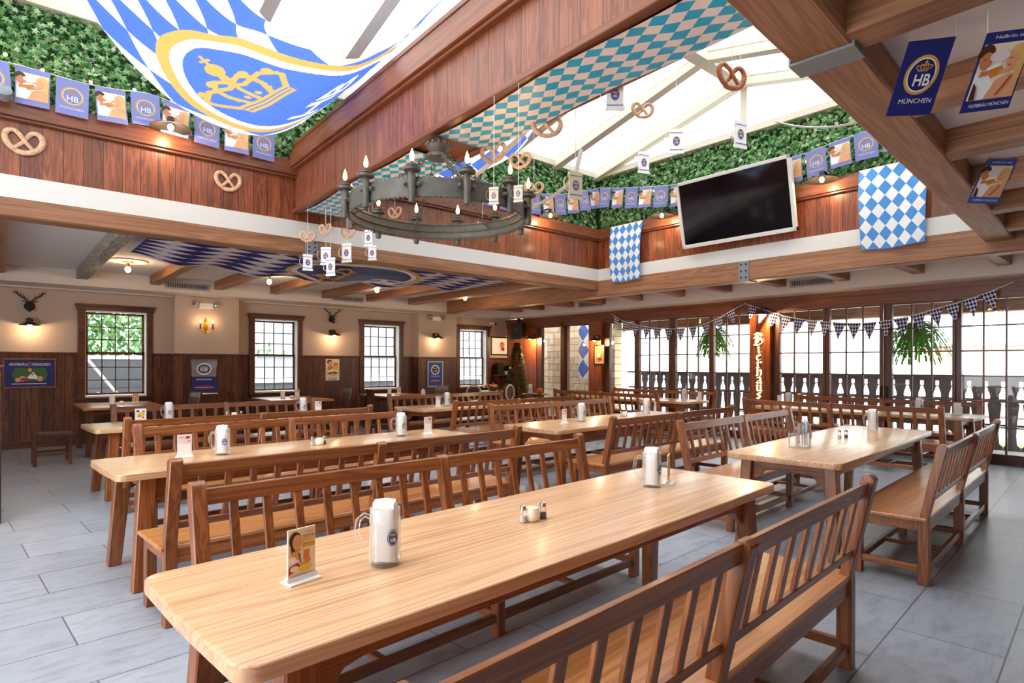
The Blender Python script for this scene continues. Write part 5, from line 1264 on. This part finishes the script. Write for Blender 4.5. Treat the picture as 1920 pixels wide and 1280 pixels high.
art = [('p_cream', poly(rect(0, 0, 1, 1))), ('p_orange', poly(rect(.05, .05, .95, .95))), ('p_yellow', poly(ellipse(.5, .7, .25, .15, 14))), ('p_white', poly(ellipse(.4, .45, .2, .1, 14))), ('p_brown', poly(ellipse(.55, .25, .25, .1, 14)))]
framed('lit_poster', (a + b) / 2, abs(a.y - b.y), a.z - b.z, -PI/2, art, 'black', 'small orange poster lit by a lamp on the column', 'poster', .03)
# vertical blackletter sign
NIB = math.radians(38)
def pen(paths, w):
    V = []; F = []
    dx, dy = math.cos(NIB) * w / 2, math.sin(NIB) * w / 2
    for path in paths:
        for (x0, y0), (x1, y1) in zip(path, path[1:]):
            n = len(V); V += [(x0 - dx, y0 - dy), (x0 + dx, y0 + dy), (x1 + dx, y1 + dy), (x1 - dx, y1 - dy)]; F.append((n, n+1, n+2, n+3))
    return V, F
GL = {'B': [[(.2, .95), (.2, .1)], [(.05, .9), (.2, .98), (.55, .92), (.72, .76), (.5, .55), (.2, .52)], [(.5, .55), (.78, .38), (.7, .14), (.4, .02), (.05, .08)], [(.0, .6), (.2, .66)], [(.36, .85), (.36, .2)]],
      'i': [[(.3, .62), (.42, .7), (.42, .1), (.56, .02), (.68, .12)], [(.40, .9), (.47, .95)]],
      'e': [[(.2, .36), (.62, .52), (.5, .68), (.28, .58), (.24, .2), (.42, .02), (.68, .16)]],
      'r': [[(.2, .62), (.34, .7), (.34, .1), (.46, .02)], [(.34, .56), (.6, .7), (.72, .58)], [(.2, .08), (.34, .02)]],
      'h': [[(.2, .92), (.32, .98), (.32, .06)], [(.32, .5), (.56, .66), (.68, .5), (.68, .12), (.5, -.12)], [(.2, .08), (.36, .02)]],
      'a': [[(.24, .6), (.5, .68), (.62, .56), (.62, .1), (.74, .04)], [(.6, .36), (.34, .3), (.24, .14), (.4, .02), (.6, .14)]],
      'u': [[(.18, .64), (.3, .7), (.3, .14), (.44, .02), (.64, .16)], [(.52, .64), (.64, .7), (.64, .1), (.76, .02)]],
      's': [[(.66, .6), (.48, .7), (.28, .56), (.62, .26), (.5, .04), (.24, .12)]]}
zt = onx(1434, 623, 11.44).z; zb = onx(1436, 742, 11.44).z
sg = empty('letter_sign', (11.44, 5.735, zb), -PI/2, 'cream blackletter word with added lamp glow running down the wooden column between the glass doors', 'sign')
z = zt - zb; hB = .25; rest = 'ierhaus'; stp = .152
for k, chr_ in enumerate('B' + rest):
    hh = hB if k == 0 else .185; y0 = z - hB if k == 0 else z - hB - stp * k - .0
    V, F = pen(GL[chr_], .2 if k else .22); ww = .24 if k == 0 else .20
    VF = ([(-.5 * ww * .85 + x * ww, y0 + y * hh) for x, y in V], F)
    m = MB(); n = len(VF[0])
    for f in F: m.prism([VF[0][i] for i in f], lambda a, b, d: (a, d, b), -.016 - .0004 * (f[0] % 5), -.001)
    m.build('letter', 'sign_lampglow', sg, smooth=0)
# ------------------------------------------------------------------ far corner
r = empty('loudspeaker', tuple(onx(972, 620, 11.27)), -1.2, 'black loudspeaker hanging in the far corner under the ceiling', 'loudspeaker')
MB().box((-.17, -.14, -.24), (.17, .14, .2)).build('cabinet', 'black', r, .01); MB().box((-.14, -.15, -.2), (.14, -.14, .17)).build('grille', 'boltblack', r, .004); MB().ball((0, -.152, .02), .012, 8, 6).build('badge', 'chrome', r)
MB().box((-.04, .0, .2), (.04, .05, .40)).build('wall_bracket', 'black', r)
t = empty('decorated_fir', (10.92, 12.42, 0), 0, 'slim dark decorated fir tree in the far corner before the glowing column', 'tree')
rnd = random.Random(4); m = MB()
ht = ony(978, 643, 12.4).z
for k in range(3200):
    z = rnd.uniform(.25, 1) ; rr = .5 * (1.03 - z) ** .8 * rnd.uniform(.35, 1); a = rnd.uniform(0, 6.283); c = Vector((rr * math.cos(a), rr * math.sin(a), z * ht))
    d = Vector((math.cos(a), math.sin(a), rnd.uniform(-.5, .4))).normalized(); s = d.cross(Vector((0, 0, 1))).normalized(); l = rnd.uniform(.05, .1)
    m.add([c - s * .012, c + d * l, c + s * .012, c + Vector((0, 0, .012))], [(0, 1, 3), (3, 1, 2)])
m.build('needles', 'treeleaf', t, smooth=0); MB().lathe([(.03, .0), (.02, ht * .8)], n=8).build('trunk', 'oakdark_z', t); MB().lathe([(.14, 0), (.19, .28), (.17, .3), (.13, .28)], n=18).build('pot', 'black', t)
sb = empty('wall_shelf', (11.25, YN - .02, 1.18), 0, 'dark wall shelf below the black framed photograph', 'shelf'); MB().box((-.32, -.3, 0), (.3, 0, .03)).build('board', 'oakdark_x', sb); MB().box((-.26, -.2, -.2), (-.22, 0, 0)).box((.2, -.2, -.2), (.24, 0, 0)).build('bracket', 'oakdark_z', sb)
for x, w, h, mt, lab in ((-.14, .2, .34, 'black', 'black box standing at the left of the dark wall shelf'), (.06, .14, .10, 'potgrey', 'low grey box on the dark wall shelf'), (.2, .12, .26, 'black', 'narrow black box at the right of the dark wall shelf')):
    o = MB().box((-w/2, -.12, 0), (w/2, .06, h)).box((-w/2 + .015, -.125, h * .55), (w/2 - .015, -.115, h * .9), 1).build('counter_device', [mt, 'p_white' if x > .1 else mt], bevel=.006); o.location = (11.25 + x, YN - .14, 1.21); tag(o, lab, 'box', 'boxes on the dark wall shelf')
r = empty('white_table', (10.05, 12.55, 0), 0, 'small white-topped table under the last window', 'table')
MB().lathe([(.05, .76), (.38, .76), (.39, .78), (.38, .79), (.01, .79)], n=32).build('tabletop', 'white', r); MB().lathe([(.04, .02), (.035, .76)], n=12).build('column', 'black', r); MB().lathe([(.24, 0), (.22, .03), (.04, .05)], n=24).build('foot', 'black', r)
def make_round_chair():
    r = empty('round_back_chair'); c = lambda k: 2 * PI * k / 28
    MB().lathe([(.19, .44), (.21, .45), (.21, .47), (.18, .48), (.01, .485)], (0, .2, 0), 24).build('seat', 'oakdark_x', r)
    MB().tube([(.2 * math.cos(c(k)), -.02, .76 + .2 * math.sin(c(k))) for k in range(28)], .02, 7, closed=True).build('back_hoop', 'shadein', r)
    MB().lathe([(.001, -.012), (.165, -.012), (.165, .012), (.001, .012)], (0, -.02, .76), 24, M=Matrix.Rotation(PI/2, 3, 'X')).build('backrest', 'oakdark_z', r)
    for x in (-.14, .14):
        MB().bar((x * 1.2, 0, 0), (x, -.02, .6), .035, .035, up=(0, 1, 0)).build('leg', 'oakdark_z', r); MB().bar((x * 1.2, .38, 0), (x, .33, .45), .035, .035, up=(0, 1, 0)).build('leg', 'oakdark_z', r)
    return r
o = make_round_chair(); o.location = (9.35, 12.3, 0); o.rotation_euler = (0, 0, -1.0); tag(o, 'round-backed chair left of the white-topped table', 'chair', 'round-backed chairs in the far corner')
o = copy_tree(o); o.location = (10.25, 11.95, 0); o.rotation_euler = (0, 0, .3); tag(o, 'round-backed chair in front of the white-topped table', 'chair', 'round-backed chairs in the far corner')
r = empty('flower_basket', (10.12, 12.5, .79), 0, 'basket of orange and white blossoms on the white-topped table', 'flowers')
m = MB(); rnd = random.Random(9)
for k in range(40): m.ball((rnd.gauss(0, .09), rnd.gauss(0, .06), .1 + abs(rnd.gauss(0, .045))), rnd.uniform(.018, .034), 7, 5, rnd.choice((0, 0, 1, 2)))
m.build('blossom', ['orange', 'p_cream', 'p_yellow'], r); MB().lathe([(.1, 0), (.14, .09), (.13, .1), (.02, .09)], n=18).build('basket', 'oakdark_x', r)
# little service table between the far benches and the corner doors
r = empty('service_table', (10.05, 10.75, 0), 0, 'small round dark table before the glowing column', 'table')
MB().lathe([(.03, .755), (.30, .76), (.31, .775), (.30, .79), (.01, .79)], n=28).build('tabletop', 'oakdark_x', r); MB().lathe([(.035, .02), (.03, .76)], n=12).build('column', 'black', r); MB().lathe([(.2, 0), (.18, .03), (.04, .05)], n=20).build('foot', 'black', r)
o = copy_tree(bpy.data.objects['glass_mug']); o.location = (9.98, 10.84, TZ); o.rotation_euler = (0, 0, 2.4); tag(o, 'napkin-filled glass beer mug on the small round table before the glowing column', 'mug', 'glass beer mugs on the tables')
o = pn.copy(); COL.objects.link(o); o.location = (9.98, 10.84, TZ); o['label'] = 'white paper napkins in the mug on the small round table before the glowing column'
r = empty('orange_lantern', (10.12, 10.66, TZ), 0, 'orange lantern pot on the small round table before the glowing column', 'lantern')
MB().lathe([(.05, 0), (.075, .03), (.08, .1), (.05, .13), (.02, .14)], n=18).build('pot', 'orange', r); MB().tube([(-.075, 0, .1), (-.05, 0, .19), (.05, 0, .19), (.075, 0, .1)], .006, 6).build('handle', 'p_red', r)
# security camera, conduit
r = empty('security_camera', (11.0, YN - .01, 2.70), 0, 'small white camera on the wall above the black framed photograph', 'camera'); MB().box((-.16, -.08, -.03), (.0, 0, .03)).build('housing', 'white', r, .01); MB().ball((.03, -.06, -.005), .035, 10, 8).build('lens', 'black', r)
# dark end of the bar at the left edge
r = empty('wooden_partition', (-.30, 7.35, 0), 0, 'dark wooden partition end at the left edge of the photo', 'partition'); MB().box((-.9, -.05, 0), (.33, .05, 1.44)).build('panel', 'oakdark_z', r, .01); MB().box((-.92, -.07, 1.44), (.35, .07, 1.48)).build('cap', 'oakdark_x', r, .008)
# ------------------------------------------------------------------ triangular bunting along the doors
def tri_mesh(w=.22, h=.30):
    n = 6; V = []; F = []; UV = []
    for j in range(n + 1):
        t = j / n
        for i in range(n + 1):
            s = (i / n - .5) * (1 - t); V.append((s * w, .012 * math.sin(t * 4), -t * h)); UV.append((s * 5.0, t * 5.0))
    for j in range(n):
        for i in range(n): F.append((j*(n+1)+i, (j+1)*(n+1)+i, (j+1)*(n+1)+i+1, j*(n+1)+i+1))
    me = bpy.data.meshes.new('pennant'); me.from_pydata(V, [], F); uv = me.uv_layers.new(name='UVMap')
    for p in me.polygons:
        for li, vi in zip(p.loop_indices, p.vertices): uv.data[li].uv = UV[vi]
    me.materials.append(MAT['loz_pennant']); me.polygons.foreach_set('use_smooth', [True] * len(me.polygons)); return me
TRI = tri_mesh()
def tri_garland(px, count, label):
    pts = [onx(u, v, 11.32) for u, v in px]; g = empty('triangle_garland', pts[0], 0, label, 'bunting'); C = cat_rom(pts, 12)
    MB().tube([p - pts[0] for p in C], .005, 5).build('cord', 'string', g)
    L = [0]
    for a, b in zip(C, C[1:]): L.append(L[-1] + (b - a).length)
    for k in range(count):
        d = .05 + (L[-1] - .25) * (k + .5) / count; j = max(i for i in range(len(L) - 1) if L[i] <= d); t = (d - L[j]) / (L[j+1] - L[j]); p = C[j].lerp(C[j+1], t)
        o = bpy.data.objects.new('pennant', TRI); COL.objects.link(o); o.parent = g; o.location = p - pts[0]
        dd = (C[j+1] - C[j]).normalized(); o.rotation_euler = (random.uniform(-.15, .15), 0, -PI/2 + random.uniform(-.25, .25))
        o.rotation_euler[1] = math.atan2(-dd.z, math.hypot(dd.x, dd.y)) * .8
tri_garland(((1146, 588), (1168, 601), (1205, 611), (1250, 616), (1300, 613), (1345, 597), (1375, 580), (1397, 569)), 11, 'string of dark chequered triangle pennants left of the lettered column')
tri_garland(((1397, 569), (1432, 580), (1480, 594), (1545, 603), (1620, 605), (1690, 596), (1760, 577), (1830, 556), (1900, 529)), 17, 'string of dark chequered triangle pennants right of the lettered column')
# ------------------------------------------------------------------ outside the glass doors
struct(MB().box((XE + .1, -8, -.14), (60, 40, -.02)), 'ground', 'pavement', smooth=0)
struct(MB().box((12.35, -3, -.02), (13.25, 10.4, .06)).box((11.8, -3, 2.86), (13.4, 10.4, 2.95), 0), 'trim_8', 'pavement', smooth=0)
struct(MB().box((13.0, -3, 2.48), (13.25, 10.4, 2.90)).box((12.96, -3, 2.44), (13.27, 10.4, 2.50)), 'trim_9', 'beam_y', bevel=.01)
g = empty('balustrade', (13.0, 5, .06), 0, 'dark balcony railing of cut-out boards beyond the glass doors', 'railing')
gap = [(0, 0.0), (.06, .004), (.10, .05), (.26, .062), (.50, .048), (.70, .03), (.78, .022), (.83, .045), (.90, .06), (.96, .052), (1.02, .030), (1.06, .026), (1.065, .006), (1.085, .006), (1.09, .03), (1.17, .028), (1.175, 0.0), (1.24, 0.0)]
PT = .236
board = None
for k in range(38):
    y = .9 + PT * k - 5
    if board is None:
        P = [(-PT/2 + q + .001, z) for z, q in gap] + [(PT/2 - q - .001, z) for z, q in gap[::-1]]
        board = o = MB().prism(P, lambda a, b, d: (d, a, b), -.014, .014).build('cut_out_board', 'charcoal', g, smooth=0)
    else: o = board.copy(); COL.objects.link(o)
    o.location = (0, y, 0)
MB().box((-.05, -4.3, 1.235), (.05, 5.2, 1.275)).build('top_rail', 'charcoal', g, .006)
for z in (.85, .42): MB().box((.02, -4.3, z - .02), (.05, 5.2, z + .02)).build('rail', 'charcoal', g, .004)
struct(MB().box((13.25, -3, -.02), (14.6, 10.4, .03)), 'lawn_strip', 'turf', smooth=0)
def fern(loc, s, label, seed):
    r = empty('hanging_fern', loc, 0, label, 'plant', 'hanging ferns outside the doors'); rnd = random.Random(seed); m = MB()
    for k in range(64):
        a = rnd.uniform(0, 6.283); L = rnd.uniform(.32, .52) * s; up = rnd.uniform(.0, .36) * s; h_ = Vector((math.cos(a), math.sin(a), 0)); prev = None
        pts = [Vector((0, 0, .03)) + h_ * (L * t) + Vector((0, 0, up * 2.2 * t * (1 - t * .75) - .42 * s * t * t * (.7 + .6 * (1 - up)))) for t in [i / 9 for i in range(10)]]
        sd = Vector((-h_.y, h_.x, 0))
        for i in range(9):
            p, q = pts[i], pts[i+1]; w = .055 * s * (1 - i / 11)
            for e in (-1, 1): m.add([p, q, q.lerp(p, .1) + sd * e * w * .9 + Vector((0, 0, -.012)), p.lerp(q, .25) + sd * e * w * 1.1 + Vector((0, 0, -.015))], [(0, 1, 2, 3)])
    m.build('fronds', 'fernleaf', r, smooth=0)
    MB().lathe([(.06, -.14), (.13, -.02), (.135, .02), (.11, .02)], n=16).build('basket', 'antler', r)
    m = MB()
    for k in range(3): a = 2.1 * k; m.tube([(.13 * math.cos(a), .13 * math.sin(a), .02), (0, 0, .42), (0, 0, 2.86 - loc.z)], .004, 5)
    m.build('hanger', 'antler', r)
fern(onx(1718, 622, 12.45), 1.15, 'large bright fern hanging outside the glass doors at the right', 1)
fern(onx(1338, 628, 12.55), 1.05, 'green fern hanging outside the glass doors left of the lettered column', 2)
struct(MB().box((12.75, 10.45, -.02), (13.05, 16, 4.2)), 'wall_stone', 'stone', smooth=0)
o = empty('street_flag', tuple(onx(1099, 607, 12.3)), 0, 'tall blue and white lozenge flag hanging outside the corner door', 'flag')
sheet('cloth', lambda u, v: Vector((.05 * math.sin(u * 5), -.23 + .46 * u, .05 - 1.55 * v)), 10, 24, 'loz_flag', o, (1.4, 3.0)); MB().tube([(0, -.3, .06), (0, .3, .06)], .014, 7).build('pole', 'brass', o); MB().tube([(0, 0, .06), (0, 0, .5)], .006, 6).build('hanger', 'antler', o)
# across the street
b = empty('office_building', (34, 6, 0), 0, 'pale office building across the street beyond the glass doors', 'building')
MB().box((0, -40, 0), (8, 30, 22)).build('wall', 'facade', b, smooth=0)
for j, z in enumerate((3.6, 7.2, 10.8)):
    for i in range(12): MB().box((-.05, -36 + i * 5.3, z), (.02, -32.6 + i * 5.3, z + 1.9)).build('window', 'facadeglass', b, smooth=0)
v_ = empty('red_stall', (22, 4.3, 0), 0, 'pale red market stall in the street beyond the right fern', 'stall'); MB().box((0, -1.4, 0), (2.2, 1.4, 2.1)).build('body', 'facadered', v_, .05); MB().box((-.3, -1.6, 2.1), (2.4, 1.6, 2.3)).build('roof', 'white', v_, .03)
lp = empty('street_lamp', (19.5, 4.1, 0), 0, 'grey street lamp with two curved arms beyond the doors at the right', 'street lamp')
MB().lathe([(.14, 0), (.09, .8), (.07, 3.0), (.12, 3.05), (.05, 3.2)], n=14).build('post', 'steel', lp)
for s in (-1, 1):
    a = MB().tube([(0, 0, 2.2), (0, s * .25, 3.1), (0, s * .8, 3.75), (0, s * 1.5, 3.85), (0, s * 1.7, 3.6)], .035, 7).build('arm', 'steel', lp); MB().lathe([(.02, .1), (.2, 0), (.16, -.1), (.02, -.14)], (0, s * 1.7, 3.5), 14).build('lantern', 'facadeglass', a)
# outside the sash windows
struct(MB().box((-6, YN + .2, -.14), (XE + .1, 40, -.02)), 'courtyard', 'pavement', smooth=0)
fz = empty('yard_fence', (2.2, 16.4, 0), 0, 'grey panelled fence outside the first window from the left', 'fence')
for i in range(6): MB().box((-3.4 + i * 1.05, -.04, .1), (-2.35 + i * 1.05, .04, 1.62)).box((-3.4 + i * 1.05, -.05, .95), (-2.4 + i * 1.05, -.04, .99)).build('panel', 'fencegrey', fz, smooth=0)
MB().box((-3.5, -.06, 1.6), (3.0, .06, 1.68)).build('cap_rail', 'white', fz)
o = MB().bar((1.15, 15.3, 2.0), (2.35, 15.3, .3), .05, .05).build('sloping_rail', 'white'); tag(o, 'white sloping rail crossing the first window from the left', 'rail')
rnd = random.Random(12); m = MB()
for k in range(5000):
    c = Vector((rnd.gauss(1.6, 1.6), 18 + rnd.uniform(-.7, .7), rnd.uniform(1.4, 4.6))); d = Vector((rnd.gauss(0, 1), -1, rnd.gauss(.3, 1))).normalized(); s = d.cross(Vector((0, 0, 1))).normalized() * .06; u = s.cross(d).normalized() * .09
    m.add([c - s, c - u, c + s, c + u], [(0, 1, 2, 3)])
tr = empty('courtyard_tree', (1.6, 18, 0), 0, 'pale green leafy tree behind the fence outside the first window', 'tree'); m.v = [(x - 1.6, y - 18, z) for x, y, z in m.v]; m.build('crown', 'hedgeleaf', tr, smooth=0); MB().lathe([(.16, 0), (.1, 2.6)], n=10).build('trunk', 'oakdark_z', tr)
nb = empty('neighbour_house', (9.5, 19.5, 0), 0, 'pale neighbouring house outside the second, third and last windows', 'building')
MB().box((-5.2, 0, 0), (8, 3, 3.3)).build('wall', 'siding', nb, smooth=0); MB().box((-5.4, -.1, 1.75), (8, .02, 1.85)).box((-5.4, -.12, .9), (8, .0, 1.1)).build('band', 'white', nb); MB().box((-5.2, -.03, .0), (8, .0, .9)).build('plinth', 'fencegrey', nb)
for i in range(4): MB().box((-4 + i * 3, -.04, 1.95), (-2.8 + i * 3, .02, 3.0)).build('window', 'facadeglass', nb, smooth=0)
# ------------------------------------------------------------------ light
def lamp(loc, w, rad=.03, col=(1.0, .70, .40)):
    l = bpy.data.lights.new('bulb_light', 'POINT'); l.energy = w; l.shadow_soft_size = rad; l.color = col
    o = bpy.data.objects.new('bulb_light', l); COL.objects.link(o); o.location = loc
for p, w in BULBS: lamp(p, w)
for x, y in ((1.62, 12.12), (4.55, 12.12), (7.02, 12.12)): lamp(Vector((x, y, .88)), .3, .02)
W = bpy.data.worlds.new('sky'); SC.world = W; W.use_nodes = True
bg = W.node_tree.nodes['Background']; bg.inputs[0].default_value = (.93, .97, 1.0, 1); bg.inputs[1].default_value = SKY
# daylight enters through these openings: portals guide the sampling only
def portal(loc, rot, sx, sy):
    l = bpy.data.lights.new('daylight_portal', 'AREA'); l.shape = 'RECTANGLE'; l.size = sx; l.size_y = sy; l.cycles.is_portal = True
    o = bpy.data.objects.new('daylight_portal', l); COL.objects.link(o); o.location = loc; o.rotation_euler = rot
portal(((XB + WELLW) / 2, (YB + 1.2) / 2, 6.05), (0, 0, 0), XB - WELLW, YB - 1.2)
portal((XE + .15, 6.4, 1.3), (0, PI/2, 0), 2.6, 11.8)
portal((WX0 - .1, 3.0, 1.38), (0, -PI/2, 0), 2.75, 11.0)
for a, b in OPEN: portal(((a + b) / 2, YN + .3, (ZO0 + ZO1) / 2), (-PI/2, 0, 0), b - a, ZO1 - ZO0)
# ------------------------------------------------------------------ camera and view
cam = bpy.data.cameras.new('camera'); co = bpy.data.objects.new('camera', cam); COL.objects.link(co)
cam.sensor_fit = 'HORIZONTAL'; cam.sensor_width = 36; cam.lens = 36 * FPX / 1920; cam.shift_y = (HY - 640) / 1920; cam.clip_start = .05; cam.clip_end = 300
co.matrix_world = Matrix.Translation((0, 0, H)) @ Matrix.Rotation(AZ - PI/2, 4, 'Z') @ Matrix.Rotation(PI/2, 4, 'X') @ Matrix.Rotation(ROLL, 4, 'Z')
SC.camera = co
vs = SC.view_settings; SC.display_settings.display_device = 'sRGB'; vs.view_transform = 'Standard'; vs.look = 'None'; vs.exposure = EXPO; vs.gamma = 1; vs.use_curve_mapping = False
SC.cycles.use_denoising = True; SC.cycles.transparent_max_bounces = 24; SC.cycles.max_bounces = 10; SC.cycles.diffuse_bounces = 5; SC.cycles.glossy_bounces = 4
SC.cycles.sample_clamp_indirect = 6.0; SC.cycles.caustics_reflective = False; SC.cycles.caustics_refractive = False
